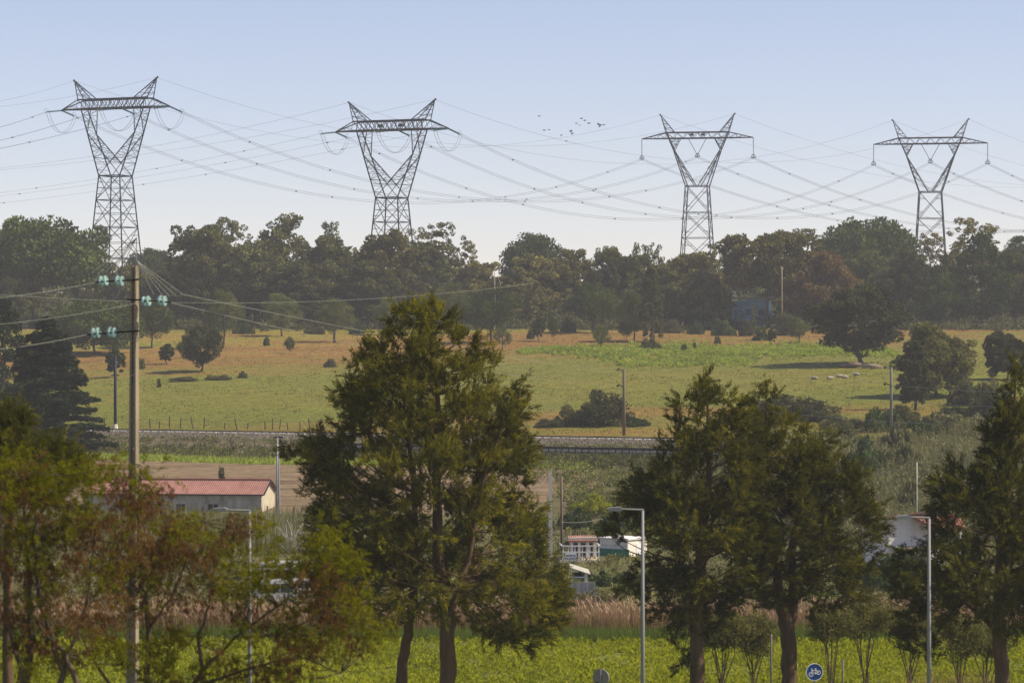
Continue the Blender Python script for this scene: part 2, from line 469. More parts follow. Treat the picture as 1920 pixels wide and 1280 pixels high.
# ------------------------------------------------------------------ terrain
def build_terrain():
    xs = np.concatenate([[-600, -450, -320, -240, -180, -140, -115], np.linspace(-100, 100, 135), [115, 140, 180, 240, 320, 450, 600]])
    X = xs
    rows = []; zone = []          # zone of the strip ABOVE each row
    r = yr(X)
    for y in list(np.arange(-80, 84, 8)): rows.append(np.full_like(X, y)); zone.append('verge')
    for y in np.arange(86, 134.9, 2.4): rows.append(np.full_like(X, y)); zone.append('crop')
    for y in list(np.arange(135.4, 214, 3.5)): rows.append(np.full_like(X, y)); zone.append('rough')
    for i in range(26):
        f = i / 26; rows.append((1 - f) * 215 + f * (r - 26)); zone.append('low')
    for t in (-26, -24, -22, -20.5): rows.append(r + t); zone.append('strip')
    for t in (-19, -17, -15, -13, -11): rows.append(r + t); zone.append('bank')
    for t in (-9, -7.8): rows.append(r + t); zone.append('bank')
    for t in (-6.6, -5.4, -4, -2, 0, 2): rows.append(r + t); zone.append('ballast')
    for i in range(70):
        f = i / 70; rows.append((1 - f) * (r + 4.5) + f * 520); zone.append('meadow')
    for y in list(np.arange(520, 720, 8)) + [740, 780, 840, 900, 1000, 1150, 1300, 1400]: rows.append(np.full_like(X, y)); zone.append('wood')
    Yg = np.array(rows); Xg = np.broadcast_to(X, Yg.shape)
    Zg = gz(Xg, Yg)
    nr, nc = Yg.shape
    V = np.stack([Xg, Yg, Zg], 2).reshape(-1, 3)
    sets = {}
    for i in range(nr - 1):
        for j in range(nc - 1):
            q = (i * nc + j, i * nc + j + 1, (i + 1) * nc + j + 1, (i + 1) * nc + j)
            xc = (X[j] + X[j + 1]) / 2; z = zone[i]
            yc = Yg[i, j]
            if z == 'low':
                f = (yc - 215) / (r[j] - 241)
                z = 'plough' if -80 < xc < 5 + 3 * math.sin(yc * .2) and f > .42 else 'rough'
            elif z == 'strip':
                z = 'strip' if xc < 7 else 'rough'
            elif z == 'bank' and xc > 24: z = 'rough'
            elif z == 'crop' and abs(xc) > 90: z = 'rough'
            if z == 'verge': z = 'rough'
            sets.setdefault(z, []).append(q)
    names = {'rough': ('ground', 'ground'), 'crop': ('crop_field', 'crop'), 'plough': ('ploughed_field', 'plough'), 'strip': ('grass_strip', 'strip'),
             'bank': ('embankment', 'bank'), 'ballast': ('ballast_bed', 'ballast'), 'meadow': ('meadow', 'meadow'), 'wood': ('woodland_floor', 'wood_floor')}
    for z, q in sets.items():
        q = np.array(q); u, inv = np.unique(q, return_inverse=True)
        o = obj(names[z][0], mesh(names[z][0], V[u], inv.reshape(q.shape), M[names[z][1]], smooth=True))
        o['kind'] = 'structure'
build_terrain()

# haze: one closed box of air round the whole place
hz = MB().box((0, 662, 48), (1206, 1490, 118)).build('haze', None)
hm = bpy.data.materials.new('haze_air'); hm.use_nodes = True
hm.node_tree.nodes.remove(hm.node_tree.nodes['Principled BSDF'])
pv = hm.node_tree.nodes.new('ShaderNodeVolumePrincipled')
pv.inputs['Color'].default_value = (.97, .97, .98, 1)
pv.inputs['Density'].default_value = .00023
pv.inputs['Anisotropy'].default_value = 0.0
hm.node_tree.links.new(pv.outputs[0], hm.node_tree.nodes['Material Output'].inputs['Volume'])
hz.data.materials.append(hm)
hz['kind'] = 'stuff'

# ------------------------------------------------------------------ pylons
class Lattice:
    def __init__(s): s.p = []; s.q = []; s.r = []
    def m(s, p, q, r):
        s.p.append(p); s.q.append(q); s.r.append(r)
    def zig(s, a0, a1, b0, b1, n, r, cross=False, horiz=True):
        """bracing between chord a (a0-a1) and chord b (b0-b1)"""
        a0, a1, b0, b1 = map(np.array, (a0, a1, b0, b1))
        for i in range(n):
            f, g = i / n, (i + 1) / n
            A, B = a0 + (a1 - a0) * f, b0 + (b1 - b0) * f
            A2, B2 = a0 + (a1 - a0) * g, b0 + (b1 - b0) * g
            if cross: s.m(A, B2, r); s.m(B, A2, r)
            elif i % 2: s.m(A, B2, r)
            else: s.m(B, A2, r)
            if horiz: s.m(A2, B2, r)
    def build(s, name, parent, mt):
        p = np.array(s.p, float); q = np.array(s.q, float); r = np.array(s.r, float)[:, None]
        a = unit(q - p)
        ref = np.where(np.abs(a[:, 2:3]) > .9, np.array([[1., 0, 0]]), np.array([[0, 0, 1.]]))
        u = unit(np.cross(a, ref)); w = np.cross(a, u)
        V = np.stack([p + u * r, p + w * r, p - u * r, p - w * r, q + u * r, q + w * r, q - u * r, q - w * r], 1).reshape(-1, 3)
        n = len(p)
        base = np.array([[0, 1, 5, 4], [1, 2, 6, 5], [2, 3, 7, 6], [3, 0, 4, 7]])
        Fc = (np.arange(n)[:, None, None] * 8 + base).reshape(-1, 4)
        return obj(name, mesh(name, V, Fc, mt), parent)

def pylon(label, px, d, waist_py, theta, kind):
    base = gp(px, d)
    zw = ZC + (640 - waist_py) * d / F - base.z          # waist above the ground
    T = thing('electricity_pylon', label, 'electricity pylon', base, -R(theta), 'electricity pylons behind the wood')
    if kind == 'tension':
        w, knee, kd, bo, bi, bd, zb, zt, to, pi_, pk, zp, tip, kz, spread = 2.5, (5.6, 8.8), 1.83, 7.47, 5.1, 1.3, 14.0, 15.9, 8.25, 5.0, 9.8, 20.0, 12.9, 2.8, .08
    else:
        w, knee, kd, bo, bi, bd, zb, zt, to, pi_, pk, zp, tip, kz, spread = 2.77, (5.97, 9.2), 1.5, 7.28, 4.4, 1.1, 12.2, 13.7, 7.97, 5.8, 9.47, 18.3, 14.3, .0, .06
    CH, BR, TH = (.155, .082, .045) if kind == 'tension' else (.135, .075, .045)
    # body below the waist
    b = Lattice()
    lv = [0, -5.0, -10.6, -17.0, -24.0, -zw] if kind == 'tension' else [0, -6.7, -13.2, -20.5, -zw]
    lv = [l for l in lv if l > -zw + 2] + [-zw]
    hw = lambda z: w - z * spread
    def corner(i, z):
        sx, sy = ((-1, -1), (1, -1), (1, 1), (-1, 1))[i % 4]
        return (sx * hw(z), sy * hw(z), zw + z)
    for i in range(4):
        b.m(corner(i, 0), corner(i, -zw), CH)
    for k in range(len(lv) - 1):
        z0, z1 = lv[k], lv[k + 1]; zm = (z0 + z1) / 2
        for i in range(4):
            b.m(corner(i, z0), corner(i + 1, z0), CH * .8 if k == 0 else BR)
            b.m(corner(i, z0), corner(i + 1, z1), BR); b.m(corner(i + 1, z0), corner(i, z1), BR)
            if kind == 'tension': b.m(corner(i, zm), corner(i + 1, zm), TH)
            p0, p1 = np.array(corner(i, z0)), np.array(corner(i + 1, z0)); c = (p0 + p1) / 2; mz = zw + zm
            cm = (np.array(corner(i, zm)) + np.array(corner(i + 1, zm))) / 2
            for e, f_ in ((z0, .5), (z1, .5)):
                for q_ in (i, i + 1):
                    cc = np.array(corner(q_, (e + zm) / 2)); tgt = (np.array(corner(q_, e)) + cm) / 2
                    tgt = (np.array(corner(q_, e)) * .5 + cm * .5)
                    b.m(cc, tgt, TH)
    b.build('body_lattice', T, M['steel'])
    # two forked legs from waist to beam
    for sx in (-1, 1):
        g = Lattice()
        for sy in (-1, 1):
            W0 = (sx * w, sy * w, zw); K = (sx * knee[0], sy * kd, zw + knee[1])
            BO = (sx * bo, sy * bd, zw + zb); BI = (sx * bi, sy * bd, zw + zb)
            if kind == 'tension':
                C0 = (0, sy * w * .9, zw + kz)
                g.m(C0, (-sx * w, sy * w, zw), BR); g.m(C0, (sx * w, sy * w, zw), BR)
                g.m(C0, (sx * (w + (knee[0] - w) * kz / knee[1]), sy * (w + (kd - w) * kz / knee[1]), zw + kz), TH)
            else:
                C0 = (sx * .5, sy * w * .9, zw)
            g.m(W0, K, CH); g.m(K, BO, CH); g.m(C0, K, CH * .8); g.m(K, BI, CH * .7)
            g.zig(np.array(W0) * .7 + np.array(K) * .3, K, np.array(C0) * (.9) + np.array(K) * .1, K, 5, TH)
            g.zig(K, BO, K, BI, 4, TH)
        for n_, A0, A1 in ((7, (w, w, 0), (knee[0], kd, knee[1])), (4, (knee[0], kd, knee[1]), (bo, bd, zb))):
            g.zig((sx * A0[0], -A0[1], zw + A0[2]), (sx * A1[0], -A1[1], zw + A1[2]), (sx * A0[0], A0[1], zw + A0[2]), (sx * A1[0], A1[1], zw + A1[2]), n_, TH * .9)
        g.zig((0, -w * .9, zw + kz), (sx * knee[0], -kd, zw + knee[1]), (0, w * .9, zw + kz), (sx * knee[0], kd, zw + knee[1]), 6, TH * .9)
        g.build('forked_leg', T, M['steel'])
    # beam with arms
    g = Lattice()
    for sy in (-1, 1):
        g.m((-bo, sy * bd, zw + zb), (bo, sy * bd, zw + zb), CH * 1.15)
        g.m((-to, sy * bd, zw + zt), (to, sy * bd, zw + zt), CH)
        n_ = 16 if kind == 'tension' else 12
        g.zig((-bo, sy * bd, zw + zb), (bo, sy * bd, zw + zb), (-to, sy * bd, zw + zt), (to, sy * bd, zw + zt), n_, BR if kind == 'tension' else BR * .75, cross=(kind == 'tension' and sy < 0), horiz=False)
        for sx in (-1, 1):
            g.m((sx * to, sy * bd, zw + zt), (sx * tip, 0, zw + zb), CH * .75)
            g.m((sx * bo, sy * bd, zw + zb), (sx * tip, 0, zw + zb), CH)
            g.zig((sx * bo, sy * bd, zw + zb), (sx * tip, 0, zw + zb), (sx * to, sy * bd, zw + zt), (sx * tip, 0, zw + zb), 4 if kind == 'tension' else 7, TH, horiz=False)
    g.zig((-bo, -bd, zw + zb), (bo, -bd, zw + zb), (-bo, bd, zw + zb), (bo, bd, zw + zb), 10, TH)
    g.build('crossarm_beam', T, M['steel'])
    for sx in (-1, 1):
        g = Lattice(); A = (sx * pk, 0, zw + zp)
        for sy in (-1, 1):
            g.m(A, (sx * to, sy * bd, zw + zt), CH * .7); g.m(A, (sx * pi_, sy * bd, zw + zt), CH * .7)
            if kind != 'tension': g.m((sx * to, sy * bd, zw + zt), (sx * bo, sy * bd, zw + zb), CH)
            g.zig((sx * to, sy * bd, zw + zt), A, (sx * pi_, sy * bd, zw + zt), A, 4, TH)
        g.m((sx * pk, 0, zw + zp - .1), (sx * pk + sx * .25, 0, zw + zp + .15), .22)
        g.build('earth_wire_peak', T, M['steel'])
    Mw = Matrix.Translation(base) @ Matrix.Rotation(-R(theta), 4, 'Z')
    return T, Mw, zw, dict(tip=tip, zb=zb, zp=zp, pk=pk)

def string_insulator(T, p, q, m, r=.17, name='insulator_string'):
    """a long string of glass discs from p to q (tower coordinates)"""
    mb = MB(); p = Vector(p); q = Vector(q); ln = (q - p).length
    Mx = Matrix.Translation(p) @ (q - p).to_track_quat('Z', 'Y').to_matrix().to_4x4()
    n = 12; prof = []
    for i in range(n):
        z = ln * (i + .2) / n; prof += [(r * .35, z), (r, z + .02), (r * .9, z + ln / n * .45), (r * .35, z + ln / n * .55)]
    mb.lathe([(r * .3, 0)] + prof + [(r * .3, ln)], 8, Mx)
    return mb.build(name, m, T)

T1 = pylon('dark lattice pylon behind the concrete pole, leftmost and tallest, with glass strings', 216.5, 600, 330, 23, 'tension')
T2 = pylon('lattice pylon rising behind the big feathery tree with two dark boxes on its beam', 734.5, 600, 371, 23, 'tension')
T3 = pylon('slimmer lattice pylon with hanging insulators and two boxes, over the rusty wood', 1307.6, 740, 349, 11, 'suspension')
T4 = pylon('slim lattice pylon without boxes beside the umbrella pine, rightmost of the four', 1744.5, 735, 360, 11, 'suspension')
OFF1, OFF2 = Vector((210, 905, 0)), Vector((262, 900, 0))

def phase_points(Tt, kind):
    """conductor ends on each pylon: (towards left, towards right) per phase in world space"""
    T, Mw, zw, k = Tt
    res = []
    for i, x in enumerate((-k['tip'], 0, k['tip'])):
        if kind == 'tension':
            sy = (1, 1.3, 1)[i]
            a = Vector((x, 0, zw + k['zb'] - .1)) if i != 1 else Vector((x - .1, 0, zw + k['zb'] - .1))
            # left-going span leaves towards the viewer's left, right-going one away to the right
            wl = Mw.inverted().to_3x3() @ Vector((-.93, -.35, -.12)); wr = Mw.inverted().to_3x3() @ Vector((.66, .70, -.28))
            pl = a + wl.normalized() * 3.3; pr = a + wr.normalized() * 3.3 + Vector((1.6 if i == 1 else 0, 0, 0))
            ar = a + Vector((1.6 if i == 1 else 0, 0, 0))
            string_insulator(T, a, pl, M['glass_far'], .19); string_insulator(T, ar, pr, M['glass_far'], .19)
            mb = MB()
            for off in (0, .45):
                mb = MB(); pts = []
                for s_ in range(13):
                    f = s_ / 12; pts.append(pl.lerp(pr, f) + Vector((off, off, -3.9 * (1 - (2 * f - 1) ** 2) ** .8)))
                mb.tube(pts, .035, 4)
                mb.build('jumper_loop', M['wire'], T)
            for e in (pl, pr):
                ring = [e + Vector((.42 * math.cos(t_ * math.pi / 5), 0, .25 + .42 * math.sin(t_ * math.pi / 5))) for t_ in range(11)]
                MB().tube(ring, .04, 4).build('arcing_ring', M['steel_light'], T)
            res.append((Mw @ pl, Mw @ pr))
        else:
            if i == 1:
                e = Vector((0, 0, zw + k['zb'] - 4.3))
                string_insulator(T, (-2.28, 0, zw + k['zb'] - .1), e, M['steel'], .11); string_insulator(T, (2.28, 0, zw + k['zb'] - .1), e, M['steel'], .11)
            else:
                e = Vector((x, 0, zw + k['zb'] - 4.7)); string_insulator(T, (x, 0, zw + k['zb'] - .1), e, M['steel'], .12)
            mb = MB().box(e + Vector((0, 0, -.1)), (1.3, .25, .14)).box(e + Vector((0, 0, .35)), (.8, .2, .12)).box(e + Vector((0, 0, -.5)), (.9, 1.6, .12)).tube([e + Vector((-.6, 0, -.6)), e + Vector((-.3, 0, .3))], .06, 4).tube([e + Vector((.6, 0, -.6)), e + Vector((.3, 0, .3))], .06, 4)
            mb.build('conductor_clamp', M['steel'], T)
            w = Mw @ (e + Vector((0, 0, -.5))); res.append((w, w))
    pk = [Mw @ Vector((s_ * k['pk'], 0, zw + k['zp'])) for s_ in (-1, 1)]
    return res, pk
P1, K1 = phase_points(T1, 'tension'); P2, K2 = phase_points(T2, 'tension')
P3, K3 = phase_points(T3, 'suspension'); P4, K4 = phase_points(T4, 'suspension')
for Tt, xs in ((T2, (-2.35, 2.35)), (T3, (-1.4, 1.5))):
    T, Mw, zw, k = Tt
    for x in xs:
        MB().box((x, -.6, zw + k['zb'] + .85), (.95, .7, .55)).box((x + .2, -.6, zw + k['zb'] + 1.17), (.4, .4, .1)).build('equipment_box', M['dark'], T)

spacer_me = MB().box((0, 0, 0), (.42, .18, .16)).box((0, 0, -.10), (.16, .12, .09)); spacer_me = mesh('spacer', np.array(spacer_me.v), spacer_me.f, M['dark'])
def cable(p, q, sag, r, label, mt='wire', spacers=0, twin=False, group='conductors of the two power lines', n=30, name='power_cable'):
    p, q = Vector(p), Vector(q)
    c = (p + q) / 2
    pts = [p.lerp(q, i / n) - c - Vector((0, 0, sag * (1 - (2 * i / n - 1) ** 2))) for i in range(n + 1)]
    if twin:                        # a bundle of two strands
        o = thing(name, label, 'power cable', c, 0, group)
        for s_ in (-.2, .2): MB().tube([v + Vector((0, 0, s_)) for v in pts], r, 4).build('strand', M[mt], o)
    else:
        o = MB().tube(pts, r, 4).build(name, M[mt]); o.location = c
        tag(o, label, 'power cable', group)
    for i in range(spacers):
        f = (i + .5 + .3 * rng.uniform(-1, 1)) / spacers
        v = p.lerp(q, f) - c - Vector((0, 0, sag * (1 - (2 * f - 1) ** 2)))
        k = obj('spacer', spacer_me, o, v)
    return o
PH = ('left', 'middle', 'right')
for i in range(3):
    e = at((-300, -300, -300)[i], (283, 315, 325)[i], 430 + 12 * i)
    cable(P1[i][0], e, 1.5, .045, f'{PH[i]} conductor leaving the leftmost pylon towards the edge of the picture', spacers=3)
    cable(P1[i][1], P3[i][0], 14.5, .036, f'{PH[i]} conductor sagging between the leftmost pylon and the third pylon', spacers=8, twin=True)
    off = OFF1 + Vector((-10 + 11 * i, 3 - 3 * i, 57)); cable(P3[i][1], off, 13.5, .045, f'{PH[i]} conductor sagging away from the third pylon past the fourth', spacers=7, twin=True)
    e = at(-420, (392, 396, 412)[i], 760); cable(P2[i][0], e, 3.5, .022, f'{PH[i]} conductor leaving the second pylon and passing behind the first', spacers=6)
    cable(P2[i][1], P4[i][0], 15.5, .036, f'{PH[i]} conductor sagging between the second pylon and the fourth pylon', spacers=8, twin=True)
    off = OFF2 + Vector((-10 + 11 * i, 3 - 3 * i, 56)); cable(P4[i][1], off, 13.0, .045, f'{PH[i]} conductor leaving the fourth pylon to the far edge', spacers=7, twin=True)
for i in range(2):
    sd_ = ('left', 'right')[i]
    G = 'earth wires on the pylon peaks'
    cable(K1[i], at(-300, 215, 480), 2, .022, f'thin earth wire running off from the {sd_} peak of the leftmost pylon', group=G, name='earth_wire')
    cable(K1[i], K3[i], 11, .026, f'thin earth wire from the {sd_} peak of the leftmost pylon to the third', group=G, name='earth_wire')
    cable(K3[i], OFF1 + Vector((-8 + 16 * i, 0, 66)), 10, .026, f'thin earth wire leaving the {sd_} peak of the third pylon', group=G, name='earth_wire')
    cable(K2[i], at(-420, 330, 760), 5, .022, f'thin earth wire running off from the {sd_} peak of the second pylon', group=G, name='earth_wire')
    cable(K2[i], K4[i], 12, .026, f'thin earth wire from the {sd_} peak of the second pylon to the fourth', group=G, name='earth_wire')
    cable(K4[i], OFF2 + Vector((-8 + 16 * i, 0, 65)), 10, .026, f'thin earth wire leaving the {sd_} peak of the fourth pylon', group=G, name='earth_wire')

# ------------------------------------------------------------------ the wood on the hill
def tube_tree(h, r, bend=.3, split=None, n=6):
    mb = MB()
    pts = [Vector((bend * math.sin(i * .9) * .3, bend * math.cos(i * 1.3) * .2, h * i / 6)) for i in range(7)]
    mb.tube(pts, [r * (1.25 if i == 0 else 1 - .09 * i) for i in range(7)], n)
    return mb, pts

def make_tree(name, kind, W, H, leafmat, label, group, loc, seed):
    """a tree of crown width W and height H; clumps follow its kind"""
    global rng
    keep = rng; rng = np.random.default_rng(seed)
    C = []; rad = []; lf = (.42, .26); per = 130
    if kind == 'umbrella':
        nC = 250; th = .42
        d = rvec(nC); d[:, 2] = np.abs(d[:, 2]) * 1.1 - .32; d = unit(d)
        rr = rng.uniform(.5, .95, nC)
        C = d * rr[:, None] * np.array([W / 2, W / 2, H * (1 - th) * .78]); C[:, 2] += H * (th + .2)
        C[:, 2] = np.minimum(C[:, 2], H * .965)
        rad = rng.uniform(.06, .11, nC) * W; per = 90; lf = (.36, .20)
    elif kind in ('oak', 'open', 'oakhigh'):
        # a lumpy envelope: boughs push it out here and leave hollows there; 'open' has a looser, sprayed top
        nC = 210 if kind != 'open' else 190
        d = rvec(nC); d[:, 2] = np.where(d[:, 2] < -.75, -d[:, 2], d[:, 2])
        lobes = rvec(12); lobes[:, 2] = np.abs(lobes[:, 2]) - .3; lobes = unit(lobes)
        k_ = (np.clip(d @ lobes.T, 0, 1) ** 14).max(1)
        rr = (.66 + .34 * k_) * rng.uniform(.62, 1.0, nC) if kind != 'open' else (.66 + .34 * k_) * rng.uniform(.6, 1.0, nC)
        C = d * rr[:, None] * np.array([W / 2, W / 2, H * .44]); C[:, 2] += H * .53
        C[:, 2] = np.clip(C[:, 2], H * (.40 if kind == 'oakhigh' else .08), H * .97)
        if kind == 'open':
            top = C[:, 2] > H * .66
            C = C[~(top & (rng.uniform(0, 1, nC) < .12))]
            rad = np.where(C[:, 2] > H * .66, rng.uniform(.038, .068, len(C)), rng.uniform(.05, .085, len(C))) * W; per = 78; lf = (.36, .22)
        else:
            rad = rng.uniform(.045, .085, nC) * W; per = 90
    elif kind == 'round':
        nC = 90; th = .22
        d = rvec(nC) * rng.uniform(.45, .92, nC)[:, None]
        C = d * np.array([W / 2, W / 2, H * .37]); C[:, 2] += H * .60
        C[:, :2] *= (1.06 - .38 * np.clip((C[:, 2] / H - .6) / .4, 0, 1))[:, None]
        rad = rng.uniform(.07, .115, nC) * W; per = 130; lf = (.36, .14)
    elif kind == 'dense':
        nC = 190
        d = rvec(nC) * rng.uniform(.5, .93, nC)[:, None]
        C = d * np.array([W / 2, W / 2, H * .42]); C[:, 2] += H * .56
        C[:, :2] *= (1.06 - .30 * np.clip((C[:, 2] / H - .6) / .4, 0, 1))[:, None]
        rad = rng.uniform(.055, .10, nC) * W; per = 90; lf = (.32, .18)
    elif kind == 'tall':
        nC = 110; th = .3
        u = rng.uniform(0, 1, nC); a = rng.uniform(0, 2 * np.pi, nC)
        wr = np.interp(u, [0, .25, .7, 1], [.75, 1, .7, .15]) * W / 2 * rng.uniform(.5, .95, nC)
        C = np.stack([wr * np.cos(a), wr * np.sin(a), H * (.12 + .84 * u)], 1)
        rad = rng.uniform(.07, .11, nC) * W; per = 100
    C = np.asarray(C)
    # let the crown fill its height and width exactly
    zlo = {'oakhigh': .42, 'umbrella': .36, 'round': .2, 'dense': .09, 'tall': .05, 'open': .09, 'oak': .05}[kind] * H
    rad = np.asarray(rad); z0, z1 = (C[:, 2] - rad * .7).min(), np.percentile(C[:, 2] + rad * .8, 97)
    C[:, 2] = zlo + (C[:, 2] - z0) / (z1 - z0) * (H - zlo)
    C[:, 2] = np.minimum(C[:, 2], H - rad * .5)
    C[:, :2] *= (W / 2) / np.percentile(np.hypot(C[:, 0], C[:, 1]) + rad * .6, 96)
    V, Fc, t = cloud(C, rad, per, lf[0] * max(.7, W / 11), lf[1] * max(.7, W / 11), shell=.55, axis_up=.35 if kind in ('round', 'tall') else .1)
    root = thing(name, label, 'tree', loc, 0, group)
    trunk_h = H * (.62 if kind != 'umbrella' else .75)
    mb, pts = tube_tree(trunk_h, max(.1, .022 * H), .6)
    for c in C[rng.choice(len(C), min(14, len(C)), replace=False)]:
        b0 = Vector((0, 0, min(trunk_h * .95, max(H * .2, c[2] - .5 * math.hypot(c[0], c[1])))))
        limb(mb, b0, c, .009 * H, .003 * H, 4, .1, 3)
    mb.build('trunk', M['bark_far'], root)
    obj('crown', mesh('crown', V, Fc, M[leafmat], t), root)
    rng = keep
    return root, W, H

PROTO = {}
def wood_tree(kind, leafmat, var, px, top, wpx, d, label, rz=None, name=None, group='trees of the wood on the hill', depth=1.0):
    """place a tree by its crown centre, top and width in the photograph"""
    b = gp(px, d, -.1)
    H = ZC + (640 - top) * d / F - b.z
    W = wpx * d / F
    key = (kind, leafmat, var)
    nm = name or {'umbrella': 'umbrella_pine', 'oak': 'oak_tree', 'open': 'cork_oak_tree', 'round': 'young_pine_tree', 'tall': 'pine_tree', 'dense': 'oak_tree', 'oakhigh': 'oak_tree'}[kind]
    rz = rng.uniform(0, 6.28) if rz is None else rz
    if key not in PROTO:
        PROTO[key] = make_tree(nm, kind, W, H, leafmat, label, group, b, 100 + len(PROTO) * 7)
        PROTO[key][0].rotation_euler.z = rz
        return PROTO[key][0]
    src, W0, H0 = PROTO[key]
    o = copy_thing(src, label, b, rz, (W / W0, W / W0 * depth, H / H0), group)
    o.name = nm
    return o

